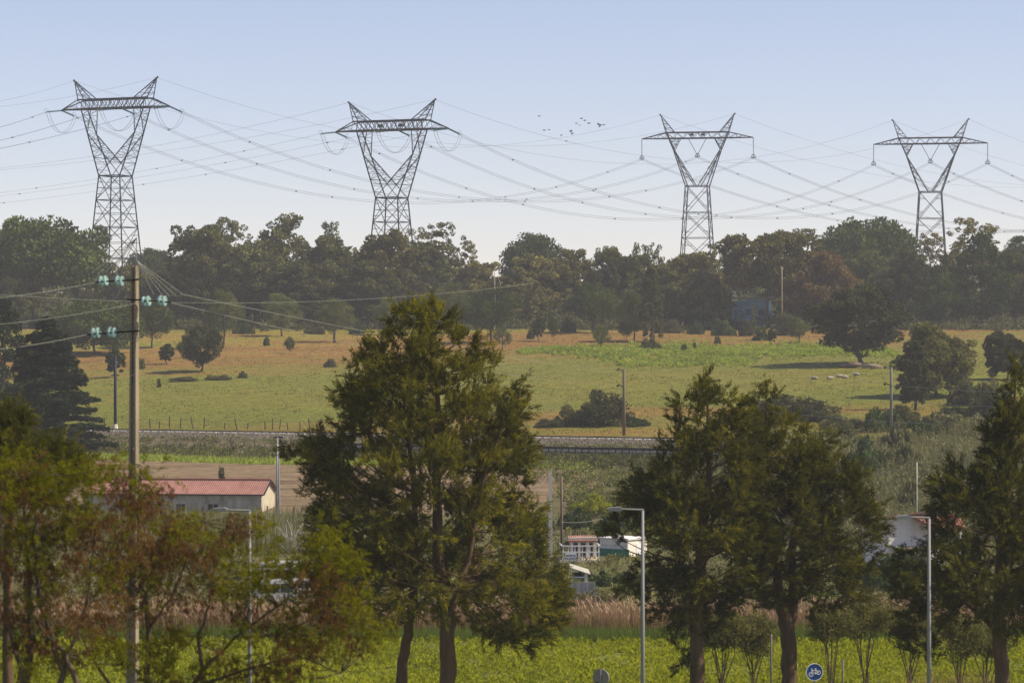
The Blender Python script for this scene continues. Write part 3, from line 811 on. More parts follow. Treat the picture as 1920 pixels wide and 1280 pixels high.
WOOD = [
 ('umbrella', 'pine', 0, 62, 412, 275, 530, 'broad dark umbrella pine with smooth dome at the left edge of the wood'),
 ('open', 'oak', 0, 180, 424, 115, 560, 'small loose crowned oak in front of the leftmost pylon'),
 ('umbrella', 'pine', 1, 285, 468, 120, 640, 'distant bright green pine dome seen just past the concrete pole top'),
 ('oak', 'oak', 0, 375, 424, 150, 535, 'dark oak with ragged shoulder where the wood restarts beside the sky gap'),
 ('open', 'oak', 1, 420, 408, 130, 550, 'dark oak with lumpy sprays against the sky, left of the highest crown'),
 ('open', 'oak', 2, 525, 402, 170, 548, 'highest open oak crown with sky showing through its sprays'),
 ('oak', 'oak', 1, 480, 450, 190, 540, 'wide dark oak mass under the highest open crown'),
 ('open', 'oak', 0, 625, 417, 80, 560, 'narrow loose oak top left of the second pylon'),
 ('oak', 'oak', 2, 620, 445, 150, 540, 'dense dark oak directly left of the second pylon foot'),
 ('oak', 'oak_brown', 0, 715, 434, 175, 540, 'brownish oak hiding the foot of the second pylon'),
 ('open', 'oak_brown', 0, 815, 419, 125, 548, 'loose brown topped oak just right of the second pylon'),
 ('oak', 'oak', 0, 800, 455, 150, 545, 'olive oak behind the tip of the big feathery tree'),
 ('open', 'oak_brown', 1, 878, 452, 70, 550, 'thin topped brown oak sloping down to the low gap in the skyline'),
 ('oak', 'oak_brown', 1, 885, 490, 130, 538, 'low brown oak under the dip of the skyline'),
 ('umbrella', 'pine', 1, 1002, 440, 135, 600, 'rounded umbrella pine standing alone above the brown wood in the middle'),
 ('oak', 'oak_brown', 0, 1000, 478, 150, 540, 'brown oak right below the lone rounded pine'),
 ('oak', 'oak_brown', 2, 1075, 470, 120, 545, 'brown oak between the lone rounded pine and the third pylon'),
 ('open', 'oak', 1, 1130, 462, 85, 555, 'small loose oak top in the middle of the skyline'),
 ('oak', 'oak', 1, 1165, 466, 120, 545, 'olive oak in the mid skyline with a flat top'),
 ('open', 'oak', 2, 1210, 456, 90, 556, 'spiky topped oak left of the third pylon'),
 ('oak', 'oak_brown', 1, 1285, 470, 160, 540, 'broad brown oak at the foot of the third pylon'),
 ('open', 'oak_brown', 0, 1343, 459, 70, 560, 'light sprayed small tree beside the right leg of the third pylon'),
 ('oak', 'oak', 2, 1245, 500, 150, 532, 'dark olive oak below the spiky topped oak'),
 ('umbrella', 'pine', 2, 1385, 462, 70, 610, 'small dark pine dome half hidden beside the big olive oak'),
 ('oakhigh', 'oak_brown', 2, 1440, 436, 190, 526, 'big olive brown oak behind the pale post near the blue building'),
 ('open', 'oak_brown', 1, 1490, 430, 130, 540, 'feathery topped olive oak behind the blue building'),
 ('oak', 'oak_rust', 0, 1545, 475, 165, 528, 'rusty orange oak behind the large round tree'),
 ('umbrella', 'pine', 0, 1625, 414, 205, 585, 'large umbrella pine dome left of the fourth pylon'),
 ('oak', 'oak', 1, 1640, 470, 150, 555, 'dark oak under the large umbrella pine dome'),
 ('oak', 'oak', 2, 1700, 470, 110, 545, 'dark green oak between the umbrella pine and the fourth pylon'),
 ('open', 'oak_brown', 1, 1745, 438, 85, 548, 'airy olive tree crossing the foot of the fourth pylon'),
 ('open', 'oak_brown', 0, 1825, 411, 150, 545, 'tall airy olive tree right of the fourth pylon, with sprays against the sky'),
 ('tall', 'pine', 0, 1842, 440, 140, 532, 'dark pointed pine in front of the tall airy olive tree'),
 ('tall', 'pine', 0, 1762, 500, 110, 528, 'dark pointed pine below the fourth pylon'),
 ('oak', 'oak', 0, 1905, 470, 120, 540, 'dense oak at the right edge of the wood'),
 ('umbrella', 'pine', 2, 1915, 442, 90, 600, 'pine dome peeping out at the right edge of the wood'),
 ('oak', 'oak', 1, 20, 520, 110, 520, 'dark oak cut by the left edge below the broad pine'),
 ('oak', 'oak', 2, 250, 500, 120, 550, 'dark oak behind the concrete pole crossarms'),
 ('oak', 'oak', 1, 330, 500, 110, 545, 'shaded oak left of the sky gap beside the concrete pole'),
 ('oak', 'oak', 0, 560, 490, 170, 530, 'shaded oak low in the wood below the highest open crown'),
 ('oak', 'oak', 2, 700, 490, 160, 530, 'shaded oak low in the wood left of the feathery tree tip'),
 ('oak', 'oak_brown', 2, 955, 520, 130, 530, 'low brown oak in front of the lone rounded pine'),
 ('oak', 'oak', 2, 1318, 510, 120, 530, 'shaded oak between third pylon and the blue building'),
 # nearer young pines and bushes along the edge of the wood
 ('round', 'young_pine', 0, 420, 546, 80, 470, 'light green young pine at the wood edge right of the concrete pole'),
 ('round', 'young_pine', 1, 527, 551, 80, 500, 'young round pine, second along the wood edge from the concrete pole'),
 ('round', 'young_pine', 0, 628, 560, 82, 480, 'young bushy pine with two stems left of the feathery tree'),
 ('round', 'young_pine', 1, 722, 558, 52, 505, 'small grey green pine touching the feathery tree tip'),
 ('round', 'young_pine', 0, 840, 530, 95, 510, 'young pine just right of the feathery tree tip'),
 ('round', 'pine', 0, 922, 537, 130, 478, 'dark round pine on the meadow edge with a bare lower trunk'),
 ('round', 'pine', 0, 1112, 530, 115, 505, 'dark round pine standing in the middle of the meadow edge'),
 ('round', 'young_pine', 1, 1188, 546, 75, 480, 'thin crowned pine with a pale trunk beside the slim dark trunk'),
 ('tall', 'oak', 0, 1222, 500, 48, 478, 'slim tree with a long dark bare trunk on the meadow edge'),
 ('round', 'pine', 0, 285, 560, 95, 470, 'leaning pine with orange soil below, right behind the concrete pole'),
 ('dense', 'pine', 0, 178, 566, 200, 455, 'spreading pine with broad low crown behind the lower insulators'),
 ('dense', 'dark_oak', 0, 378, 612, 84, 412, 'dark round twin stemmed tree alone on the meadow beside the concrete pole'),
 ('round', 'young_pine', 0, 1498, 595, 42, 470, 'small lollipop pine left of the large round tree'),
 ('round', 'young_pine', 1, 1127, 610, 38, 455, 'small bright pine on the meadow above the green crop strip'),
 ('round', 'young_pine', 0, 942, 612, 38, 456, 'ragged little pine on the meadow right of the feathery tree'),
 ('round', 'pine', 1, 1010, 596, 26, 485, 'tiny round pine, left one of the pair at the meadow top'),
 ('round', 'pine', 0, 1037, 592, 22, 482, 'tiny lollipop pine, right one of the pair at the meadow top'),
 ('round', 'pine', 1, 1447, 616, 17, 470, 'very small pine sapling near the blue building'),
 ('round', 'pine', 0, 543, 631, 22, 452, 'lone sapling on the orange grass left of the feathery tree'),
 ('round', 'pine', 1, 313, 645, 30, 428, 'small bushy sapling on reddish grass right of the concrete pole'),
 ('round', 'pine', 0, 343, 637, 26, 445, 'low sapling beside the twin stemmed tree'),
 ('round', 'pine', 1, 216, 655, 40, 405, 'flat topped sapling above the grey steel pole'),
 ('round', 'pine', 0, 1175, 600, 34, 482, 'small pine bush left of the slim bare trunk'),
]
for k, lm, var, px, top, w, d, lab in WOOD:
    near = d < 510
    wood_tree(k, lm, var, px, top, w, d, lab, group='young pines along the wood edge' if near else 'trees of the wood on the hill')

# the mass of wood behind, too far and dense to tell apart
nC = 800
cx = rng.uniform(-150, 150, nC); cy = rng.uniform(585, 690, nC)
tops = np.interp(960 + cx * F / cy, [0, 300, 340, 600, 900, 940, 1100, 1400, 1500, 1900], [500, 510, 470, 480, 500, 520, 500, 500, 480, 480]) + rng.uniform(-4, 50, nC)
cz = ZC + (640 - tops) * cy / F
gzz = gz(cx, cy)
C = np.stack([cx, cy, np.maximum(gzz + 2 + (cz - gzz - 2) * rng.uniform(.25, 1, nC), gzz + 1)], 1)
V, Fc, t = cloud(C, rng.uniform(1.6, 3.2, nC), 85, .8, .55, shell=.5)
tag(obj('woodland', mesh('woodland', V, Fc, M['oak'], t)), 'dense far wood filling the hilltop behind the nearer trees', 'woodland', kind='stuff')
# undergrowth along the foot of the wood
n = 2200
cx = rng.uniform(-105, 110, n); cy = 517 + rng.uniform(0, 45, n) + 4 * np.sin(cx * .2) - 5 * np.clip(np.sin(cx * .11 + 1) * np.sin(cx * .37), 0, 1)
C = np.stack([cx, cy, gz(cx, cy) + rng.uniform(.1, 1, n) * np.interp(cy, [517, 528, 540], [.8, 2.2, 5.0])], 1)
V, Fc, t = cloud(C, rng.uniform(.5, 1.4, n), 30, .45, .3, shell=.4)
tag(obj('undergrowth', mesh('undergrowth', V, Fc, M['bush'], t)), 'low scrubby undergrowth along the foot of the wood', 'undergrowth', kind='stuff')

# ------------------------------------------------------------------ shrubs
SHRUB = {}
def shrub(px, d, top, wpx, leafmat, label, var=0, name='shrub', group='shrubs on the slope', hmin=None, lf=None, cat='shrub'):
    b = gp(px, d, -.08)
    H = max(.25, ZC + (640 - top) * d / F - b.z); W = wpx * d / F
    key = (leafmat, var, name)
    if key in SHRUB:
        src, W0, H0 = SHRUB[key]
        o = copy_thing(src, label, b, rng.uniform(0, 6.28), (W / W0, W / W0, H / H0), group); o.name = name
        return o
    root = thing(name, label, cat, b, 0, group)
    nC = 70
    d_ = rvec(nC); d_[:, 2] = np.abs(d_[:, 2])
    C = d_ * rng.uniform(.3, .88, nC)[:, None] * np.array([W / 2, W / 2, H * .88])
    C[:, 2] = np.maximum(C[:, 2], .06 * H)
    C[:, 2] *= rng.uniform(.85, 1.05, nC)
    L_ = lf or max(.05, .05 * min(W, 6))
    V, Fc, t = cloud(C, rng.uniform(.08, .15, nC) * min(W, H * 1.6), 110, L_, L_ * .55, shell=.4, axis_up=.3)
    mb = MB()
    for c in C[:12]: limb(mb, (0, 0, 0), c, .012 * H + .01, .006, 4, .05, 3)
    mb.build('stems', M['twig'], root)
    obj('foliage', mesh('foliage', V, Fc, M[leafmat], t), root)
    SHRUB[key] = (root, W, H)
    return root

HB = 'bushes on the meadow'
shrub(1140, 311, 706, 105, 'bush', 'big grey green bush on the meadow beside the tall railway pole', 0, group=HB)
shrub(1085, 313, 748, 100, 'bush', 'lower half of the sloping bush left of the railway pole', 1, group=HB)
shrub(1035, 311, 778, 70, 'bush', 'low dark tail of the sloping bush on the meadow', 0, group=HB)
shrub(1195, 309, 775, 55, 'bush_green', 'small bush right of the railway pole foot', 0, group=HB)
shrub(1218, 450, 627, 48, 'bush', 'grey shrub at the foot of the slim bare trunk', 1, group=HB)
shrub(1283, 447, 638, 17, 'bush_green', 'tiny round shrub above the green crop strip', 0, group=HB)
shrub(1302, 452, 634, 9, 'bush_green', 'smallest shrub dot above the green crop strip', 0, group=HB)
shrub(1425, 480, 596, 36, 'pine', 'dark round bush below the blue building', 0, group=HB)
shrub(1355, 500, 584, 52, 'bush_green', 'round bush at the wood edge left of the blue building', 0, group=HB)
shrub(1400, 500, 592, 36, 'bush', 'low bush hiding the foot of the blue building', 1, group=HB)
shrub(1482, 500, 570, 60, 'bush', 'light shrub behind the lollipop pine', 0, group=HB)
shrub(455, 400, 690, 22, 'bush', 'small dark shrub at the end of a low bramble patch', 0, group=HB)
shrub(410, 398, 700, 60, 'bush', 'low bramble patch on the meadow under the twin stemmed tree', 1, group=HB)
shrub(345, 396, 702, 75, 'bush', 'low flat bramble patch right beside the concrete pole', 0, group=HB)
shrub(620, 420, 668, 30, 'bush', 'low weeds on the meadow close left of the feathery tree', 1, group=HB)
shrub(263, 420, 660, 22, 'pine', 'dark shrub just right of the concrete pole', 0, group=HB)
shrub(298, 385, 700, 10, 'pine', 'tiny sapling shrub near the low brambles', 0, group=HB)
shrub(1500, 312, 722, 165, 'bush', 'wide grey olive bush in front of the sheep', 0, group=HB)
shrub(1435, 305, 735, 80, 'bush', 'olive bush between the dark feathery pair and the meadow', 1, group=HB)
shrub(1570, 300, 768, 70, 'cane', 'dry looking bush right of the wide olive bush', 0, group=HB)
shrub(1655, 296, 748, 95, 'bush_green', 'dark bush at the foot of the leaning wire pole', 0, group=HB)
shrub(1610, 300, 780, 70, 'bush', 'low bush left of the wire pole', 1, group=HB)
shrub(1790, 310, 752, 90, 'bush_green', 'low green bush under the pale open tree', 0, group=HB)
shrub(1860, 300, 700, 110, 'bush', 'tall shrub beside the pointed tip of the right edge tree', 1, group=HB)
shrub(1845, 292, 775, 120, 'cane', 'yellowish low thicket by the right edge', 0, group=HB)
shrub(1730, 285, 775, 120, 'bush_green', 'dark thicket beneath the wires', 0, group=HB)
shrub(1690, 300, 742, 90, 'bush', 'tall olive bush close right of the pale wire pole', 0, group=HB)
shrub(1775, 298, 765, 110, 'cane', 'dry looking tall bush below the short trunked olive tree', 1, group=HB)
shrub(1830, 330, 700, 120, 'bush', 'grey green bush between the olive tree and the right edge', 1, group=HB)
shrub(1810, 285, 790, 120, 'bush', 'wide low bush under the wires toward the right edge', 0, group=HB)
shrub(1900, 290, 770, 110, 'bush_green', 'dark bush behind the pointed treetop', 1, group=HB)
shrub(1560, 290, 800, 110, 'bush', 'rounded grey bush just above the thicket by the forked tree', 0, group=HB)
for a_ in [(455, 508, 596, 50, 'bush_green', 'leafy bush at the wood edge right of the lightest young pine'), (590, 506, 604, 44, 'bush', 'dull bush at the wood edge left of the two stemmed young pine'),
           (672, 509, 600, 40, 'bush_green', 'bush between the two stemmed young pine and the feathery treetop'), (862, 507, 600, 40, 'bush', 'dull bush at the wood edge right of the feathery treetop'),
           (1065, 508, 592, 36, 'bush_green', 'bush at the meadow top left of the middle dark round pine'), (1250, 508, 592, 60, 'bush', 'wide low bush right of the slim bare trunk'),
           (1305, 507, 596, 40, 'bush_green', 'green bush at the wood edge under the third pylon'), (995, 490, 612, 18, 'bush', 'small grey shrub below the pair of tiny pines'),
           (700, 470, 628, 22, 'bush', 'small shrub on orange grass close to the feathery treetop'), (500, 474, 626, 16, 'bush_green', 'small shrub on orange grass below the wood edge at left'),
           (1345, 470, 622, 14, 'bush', 'tiny shrub above the right end of the green crop strip'), (1180, 446, 650, 14, 'bush', 'tiny shrub standing in the green crop strip')]:
    shrub(a_[0], a_[1], a_[2], a_[3], a_[4], a_[5], 1, group=HB)
# right side trees on the slope
wood_tree('dense', 'dark_oak', 0, 1612, 535, 195, 408, 'large dark round tree standing alone above the sheep', name='oak_tree', group='single trees on the slope')
wood_tree('oak', 'vase', 0, 1757, 606, 165, 345, 'pale olive tree with short trunk right of the wire pole', name='olive_tree', group='single trees on the slope')
wood_tree('oak', 'dark_oak', 0, 1888, 622, 110, 372, 'dense dark tree at the right edge above the pointed treetop', name='oak_tree', group='single trees on the slope')
wood_tree('open', 'bush', 0, 1715, 640, 75, 325, 'thin stemmed olive sapling close to the wire pole', name='olive_tree', group='single trees on the slope')
# dark layered conifer at the left
def layered_conifer(px, d, top, wpx, label):
    nb = 230
    b = gp(px, d, -.1); H = ZC + (640 - top) * d / F - b.z; W = wpx * d / F
    root = thing('cedar_tree', label, 'tree', b, 0)
    mb = MB(); mb.tube([(0, 0, 0), (0, 0, H * .5), (.1, 0, H * .97)], [.35, .2, .04], 6)
    P_, A_ = [], []
    for k in range(nb):
        u = (k + rng.uniform(0, 1)) / nb
        z0 = H * (.05 + .92 * u); ln = (W / 2) * (1 - u) ** .7 * rng.uniform(.55, 1.08) + .35
        a = rng.uniform(0, 2 * np.pi); dirv = np.array([np.cos(a), np.sin(a), .12])
        tipv = np.array([0, 0, z0]) + dirv * ln - np.array([0, 0, .12 * ln])
        mb.tube([(0, 0, z0), tuple(np.array([0, 0, z0]) + dirv * ln * .6), tuple(tipv)], [.06, .04, .015], 4, cap=False)
        n_ = int(240 * (ln / 4) + 60); f = rng.uniform(.15, 1.0, n_) ** .8
        pp = np.array([0, 0, z0]) + dirv * (ln * f)[:, None]; pp[:, 2] -= .12 * ln * f ** 2
        side = np.array([-np.sin(a), np.cos(a), 0]); wsp = .34 * ln * (1.05 - f) + .12
        pp += side * (rng.uniform(-1, 1, n_) * wsp)[:, None]; pp[:, 2] += rng.normal(-.08, .12, n_)
        P_.append(pp); A_.append(np.broadcast_to(dirv, pp.shape) + side * .5 * rng.choice([-1, 1], (n_, 1)) + np.array([0, 0, -.25]))
    Pt = np.concatenate(P_); A = np.concatenate(A_)
    V, Fc = leaf_quads(Pt, .45, .16, A, .6)
    mb.build('trunk', M['bark_far'], root)
    obj('crown', mesh('crown', V, Fc, M['conifer'], np.repeat(np.clip(rng.normal(.45, .25, len(Pt)), 0, 1), 4)), root)
layered_conifer(88, 300, 588, 262, 'dark layered cedar with drooping boughs at the left edge before the railway')
wood_tree('tall', 'conifer', 0, 5, 560, 130, 330, 'dark pointed conifer crowding behind the layered cedar', name='cedar_tree', group='single trees on the slope')

# ------------------------------------------------------------------ stuff: grasses, crops, reeds, canes
def stuff(name, V, Fc, m, t, label, cat):
    return tag(obj(name, mesh(name, V, Fc, m, t)), label, cat, kind='stuff')

# meadow tufts
n = 95000
y = 300 + 225 * rng.uniform(0, 1, n) ** 1.05; x = rng.uniform(-1, 1, n) * (y * .185)
ok = (y > yr(x) + 6) & (y < 521); x, y = x[ok], y[ok]
cl = bump(x * 3, y * 2) + rng.normal(0, .5, len(x))
h = np.clip(.09 + .05 * cl, .04, .24)
V, Fc = blade_tris(x, y, h, .22, .6)
stuff('meadow_grass', V, Fc, M['meadow_tuft'], None, 'dry tufted grass over the sloping meadow', 'grass')
# green crop band on the hill
n = 7000
x = rng.uniform(1, 58, n); y = rng.normal(448, 9, n)
kx = np.clip((x - 1) / 12, .3, 1); y = 448 + (y - 448) * kx + 3 * np.sin(x * .3)
ex = rng.uniform(15, 34, 900); ey = rng.normal(420, 4, 900)
x = np.concatenate([x, ex]); y = np.concatenate([y, ey])
C = np.stack([x, y, gz(x, y) + .18], 1)
ok = bump(x * 5, y * 6) + bump(x * 11, y * 9 + 4) + rng.normal(0, .5, len(x)) > -.55; C, x, y = C[ok], x[ok], y[ok]
V, Fc, t = cloud(C, rng.uniform(.15, .5, len(x)) * (1 + .3 * bump(x * 3, y * 4)), 11, .34, .22, shell=.2, axis_up=.2, tint_c=np.clip(.42 + .3 * bump(x * 3, y * 4) + rng.normal(0, .12, len(x)), .03, .95))
stuff('hill_crop', V, Fc, M['hill_crop'], t, 'bright green leafy crop band across the meadow', 'crop')
# front crop field
n = 15000
y = rng.uniform(104, 135.6, n); x = rng.uniform(-1, 1, n) * y * .19
dens = bump(x * 6, y * 5) + bump(x * 15 + 3, y * 13)
ok = dens + rng.normal(0, .5, n) > -.75; x, y = x[ok], y[ok]
C = np.stack([x, y, gz(x, y) + .10], 1)
tc = np.clip(.5 + .22 * bump(x * 4, y * 3) + rng.normal(0, .15, len(x)), .05, .95)
V, Fc, t = cloud(C, rng.uniform(.12, .28, len(x)), 13, .15, .085, shell=.2, axis_up=.8, tint_c=tc)
stuff('crop_plants', V, Fc, M['crop_leaf'], t, 'low yellow green crop plants filling the front field', 'crop')
# tall green grass strip and reed bed behind the field
n = 26000
x = rng.uniform(-32, 34, n); y = rng.uniform(135.4, 138.2, n)
V, Fc = blade_tris(x, y, rng.uniform(.45, .95, n) * (.9 + .2 * bump(x * 4, y)), .035, .16)
stuff('tall_grass', V, Fc, M['tall_grass'], np.repeat(np.clip(rng.normal(.45, .22, n), 0, 1), 3), 'dense green grass strip along the far edge of the field', 'grass')
n = 30000
x = rng.uniform(-32, 34, n); y = rng.uniform(138.4, 144.5, n)
h = rng.uniform(.9, 1.6, n) * (1 + .12 * bump(x * 5, y * 2))
V, Fc = blade_tris(x, y, h, .04, .13)
t3 = np.clip(np.stack([rng.normal(.3, .1, n)] * 2 + [rng.normal(.75, .15, n)], 1), 0, 1).ravel()
pn = 9000
pick = rng.choice(n, pn, replace=False); tips = V.reshape(-1, 3, 3)[pick, 2]
Vp, Fp = leaf_quads(tips + np.array([0, 0, -.02]), .30, .05, np.broadcast_to(np.array([-.35, 0, 1.]), (pn, 3)), .5)
stuff('reed_stems', V, Fc, M['reed'], t3, 'brown dry reed stems behind the green grass strip', 'reeds')
stuff('reed_plumes', Vp, Fp, M['reed'], np.repeat(np.clip(rng.normal(.85, .12, pn), 0, 1), 4), 'feathery pinkish plumes on top of the dry reeds', 'reeds')
# green strip grass, bank weeds, ploughed clods
n = 14000
x = rng.uniform(-62, 7, n); y = yr(x) + rng.uniform(-26, -19.5, n)
V, Fc = blade_tris(x, y, rng.uniform(.1, .4, n), .2, .4)
stuff('verge_grass', V, Fc, M['hill_crop'], np.repeat(np.clip(rng.normal(.55, .25, n), 0, 1), 3), 'bright green grass strip between bank and ploughed field', 'grass')
n = 3000
x = rng.uniform(-62, 30, n); tt = rng.uniform(-20, -9.5, n); tt = np.where(x > -22, np.minimum(tt, -12.0), tt); y = yr(x) + tt
C = np.stack([x, y, gz(x, y) + .1], 1)
V, Fc, t = cloud(C, rng.uniform(.15, .5, n), 16, .26, .12, shell=.2, axis_up=.6)
stuff('bank_weeds', V, Fc, M['scrub'], t, 'brown weeds and brambles on the railway bank', 'weeds')
# ballast stones
n = 16000
x = rng.uniform(-62, 34, n); y = yr(x) + np.where(rng.uniform(0, 1, n) < .7, rng.uniform(-7.0, -3.5, n), rng.uniform(-3.5, 4.4, n))
Pt = np.stack([x, y, gz(x, y) + .02], 1); s_ = rng.uniform(.04, .10, n)
tet = np.array([[1, 1, 1], [1, -1, -1], [-1, 1, -1], [-1, -1, 1]]) * .8
V = (Pt[:, None, :] + tet[None] * s_[:, None, None] * rng.uniform(.6, 1.2, (n, 4, 1))).reshape(-1, 3)
Fc = (np.arange(n)[:, None, None] * 4 + np.array([[0, 1, 2], [0, 3, 1], [0, 2, 3], [1, 3, 2]])).reshape(-1, 3)
stuff('ballast_stones', V, Fc, M['ballast'], None, 'loose grey ballast stones along the railway', 'gravel')
n = 1500
x = rng.uniform(-62, 34, n); y = yr(x) + rng.uniform(-9.8, -5.8, n) + 1.0 * bump(x * 4, x)
C = np.stack([x, y, gz(x, y) + .05], 1)
V, Fc, t = cloud(C, rng.uniform(.1, .35, n), 14, .2, .08, shell=.1, axis_up=1.0)
stuff('ballast_weeds', V, Fc, M['scrub'], t, 'sparse weeds growing through the ballast slope', 'weeds')
# scrub on the slope below the parapet and on the right
n = 5200
x = rng.uniform(-3, 62, n); y = rng.uniform(205, 300, n)
ok = (y < yr(x) - 12.2) & ((x > 4) | (y > 262) & (x > 0)) & ((x > 9) | (y > 232)); x, y = x[ok], y[ok]
C = np.stack([x, y, gz(x, y) + .2], 1)
tc = np.clip(.42 + .5 * bump(x * 1.6, y * 1.5) + rng.normal(0, .14, len(x)), .03, .95)
V, Fc, t = cloud(C, rng.uniform(.25, .7, len(x)), 34, .28, .12, shell=.2, axis_up=.7, tint_c=tc)
stuff('slope_scrub', V, Fc, M['scrub'], t, 'tangled scrub and brambles on the slope below the railway', 'scrub')
# cane thicket on the right
n = 20000
x = rng.uniform(22, 46, n); y = rng.uniform(205, 276, n)
ok = (x > 22 + 6 * (y - 205) / 70 * 0) & (x < y * .178); x, y = x[ok], y[ok]; n = len(x)
bb_ = bump(x * 2.2, y * 1.6); h = rng.uniform(1.2, 3.0, n) * np.clip(1 + .75 * bb_, .25, 2)
V, Fc = blade_tris(x, y, h, .07, .14)
t = np.repeat(np.clip(rng.normal(.42, .18, n) + .25 * bump(x * 1.3 + 9, y * 2), 0, 1), 3)
stuff('cane_stems', V, Fc, M['cane'], t, 'tall greyish cane stems in the thicket below the wires', 'canes')
k = 60000
pick = rng.integers(0, n, k); f = rng.uniform(.3, 1, k)
tr = V.reshape(-1, 3, 3)[pick]; Pt = (tr[:, 0] * (1 - f)[:, None] + tr[:, 2] * f[:, None]) + rng.normal(0, .12, (k, 3))
V2, F2 = leaf_quads(Pt, .42, .06, np.broadcast_to(np.array([-.3, -.1, .8]), (k, 3)), 1.3)
stuff('cane_leaves', V2, F2, M['cane'], np.repeat(np.clip(rng.normal(.5, .25, k), 0, 1), 4), 'drooping dry cane leaves in the thicket below the wires', 'canes')
# dry reeds and stalks behind the gardens at the left
n = 12000
x = rng.uniform(-34, -13.5, n); y = rng.uniform(196, 222, n)
V, Fc = blade_tris(x, y, rng.uniform(.8, 2.4, n) * (1 + .25 * bump(x * 3, y * 2)), .06, .14)
stuff('dry_stalks', V, Fc, M['cane'], np.repeat(np.clip(rng.normal(.55, .25, n), 0, 1), 3), 'dry standing stalks in front of the red roofed shed', 'weeds')
# low weeds over the rough ground between the gardens
n = 9000
y = rng.uniform(146, 250, n); x = rng.uniform(-1, 1, n) * y * .185
ok = ~((x > -80) & (x < 6) & (y > 236)); x, y = x[ok], y[ok]
C = np.stack([x, y, gz(x, y) + .1], 1)
V, Fc, t = cloud(C, rng.uniform(.15, .4, len(x)), 12, .22, .09, shell=.1, axis_up=1.0)
stuff('rough_grass', V, Fc, M['scrub'], t, 'rough grass and weeds on the ground between the gardens', 'grass')

# taller bushes standing in the cane thicket
GC = 'bushes in the thicket below the wires'
k = 0
where = ['highest row', 'second row', 'third row', 'lowest row']
side = ['by the forked tree', 'left of centre', 'in the middle', 'right of centre', 'by the right edge']
for r_, (d_, top_) in enumerate(((272, 785), (255, 815), (238, 845), (220, 880))):
    for c_, px_ in enumerate((1560, 1630, 1700, 1770, 1850)):
        shrub(px_ + rng.uniform(-22, 22), d_ + rng.uniform(-5, 5), top_ + rng.uniform(-14, 22), rng.uniform(70, 115), ('cane', 'bush', 'cane', 'bush_green')[(k * 7 + r_) % 4],
              ('greyish', 'olive', 'dry looking', 'green')[(k * 7 + r_) % 4] + f' bush in the thicket below the wires, {where[r_]}, {side[c_]}', (k // 2) % 2, group=GC); k += 1
# garden shrubs (each one a thing)
GS = 'garden shrubs behind the reeds'
for a in [
 (1110, 236, 918, 95, 'bush_lime', 'lime yellow bush below the railway slope behind the kiosk', 0),
 (1080, 224, 946, 90, 'bush_green', 'dark hedge bush behind the kiosk roof', 1),
 (1150, 222, 950, 90, 'bush_green', 'dark hedge bush behind the white hut', 0),
 (1010, 226, 952, 80, 'bush_green', 'dark bush left of the pale concrete post', 1),
 (1000, 205, 985, 70, 'bush_green', 'green bush behind the foot of the pale concrete post', 0),
 (1085, 200, 985, 60, 'bush', 'flowery shrub right behind the kiosk roof', 1),
 (1120, 203, 990, 50, 'bush_green', 'green shrub between kiosk and white hut', 1),
 (1000, 176, 1040, 80, 'bush', 'grey shrub beside the foot of the pale concrete post', 0),
 (1040, 170, 1058, 60, 'bush', 'olive shrub in front of the kiosk plinth', 1),
 (1095, 172, 1064, 60, 'bush_green', 'green shrub on the terrace edge below the kiosk', 0),
 (1135, 168, 1066, 80, 'bush_green', 'dark green hedge shrub in front of the white hut', 1),
 (1180, 170, 1062, 70, 'bush_green', 'dark hedge shrub by the mid lamp mast', 0),
 (1095, 156, 1092, 44, 'blossom', 'pale flowering shrub left of the flowering row', 0),
 (1122, 155, 1088, 50, 'blossom', 'pale flowering shrub in the middle of the flowering row', 1),
 (1155, 156, 1092, 46, 'blossom', 'pale flowering shrub right in the flowering row', 0),
 (1065, 157, 1094, 40, 'bush', 'dull shrub beside the grey board fence', 1),
 (1105, 149, 1124, 80, 'bush_bright', 'bright green low bush right behind the reeds', 0),
 (1195, 150, 1130, 60, 'bush_lime', 'yellow green low bush behind the reeds by the lamp mast', 0),
 (540, 150, 1116, 50, 'bush_green', 'dark low bush in front of the white van', 1),
 (620, 160, 1060, 90, 'bush_green', 'dark bush right of the white van', 0),
 (590, 172, 1050, 60, 'blossom', 'whitish flowering bush behind the white van', 1),
 (440, 228, 950, 90, 'bush_green', 'dark bramble against the shed wall', 0),
 (340, 228, 962, 110, 'bush_green', 'dark bramble below the shed windows', 1),
 (545, 226, 955, 80, 'bush_green', 'green bramble by the fence right of the shed', 0),
 (610, 222, 948, 70, 'bush', 'dry shrub right of the shed fence', 0),
 (560, 205, 985, 80, 'bush', 'dry shrub behind the bleached bare bush', 1),
 (480, 200, 1000, 90, 'bush', 'dry shrub behind the left lamp mast', 0),
 (415, 268, 856, 16, 'pine', 'small dark sapling on the railway bank', 0),
 (1682, 173, 1010, 80, 'bush_green', 'blue green hedge bush under the white shed wall', 0),
 (1724, 173, 1012, 90, 'bush', 'grey hedge bush right under the white shed wall', 1),
 (1650, 166, 1040, 80, 'bush_green', 'dark hedge bush left of the white shed', 1),
 (1690, 174, 1002, 60, 'bush_bright', 'climbing green plant over the white shed wall', 1),
 (1600, 175, 1030, 80, 'bush_green', 'dark bush seen between the dark pair and the white shed', 0),
 (1520, 160, 1100, 120, 'bush_bright', 'green shrub behind the forked trunk', 0),
 (1600, 150, 1110, 110, 'bush', 'brownish shrub behind the small garden trees', 1),
 (1400, 156, 1105, 100, 'bush_bright', 'green shrub behind the straight dark trunk', 1),
]:
    shrub(*a, group=GS)

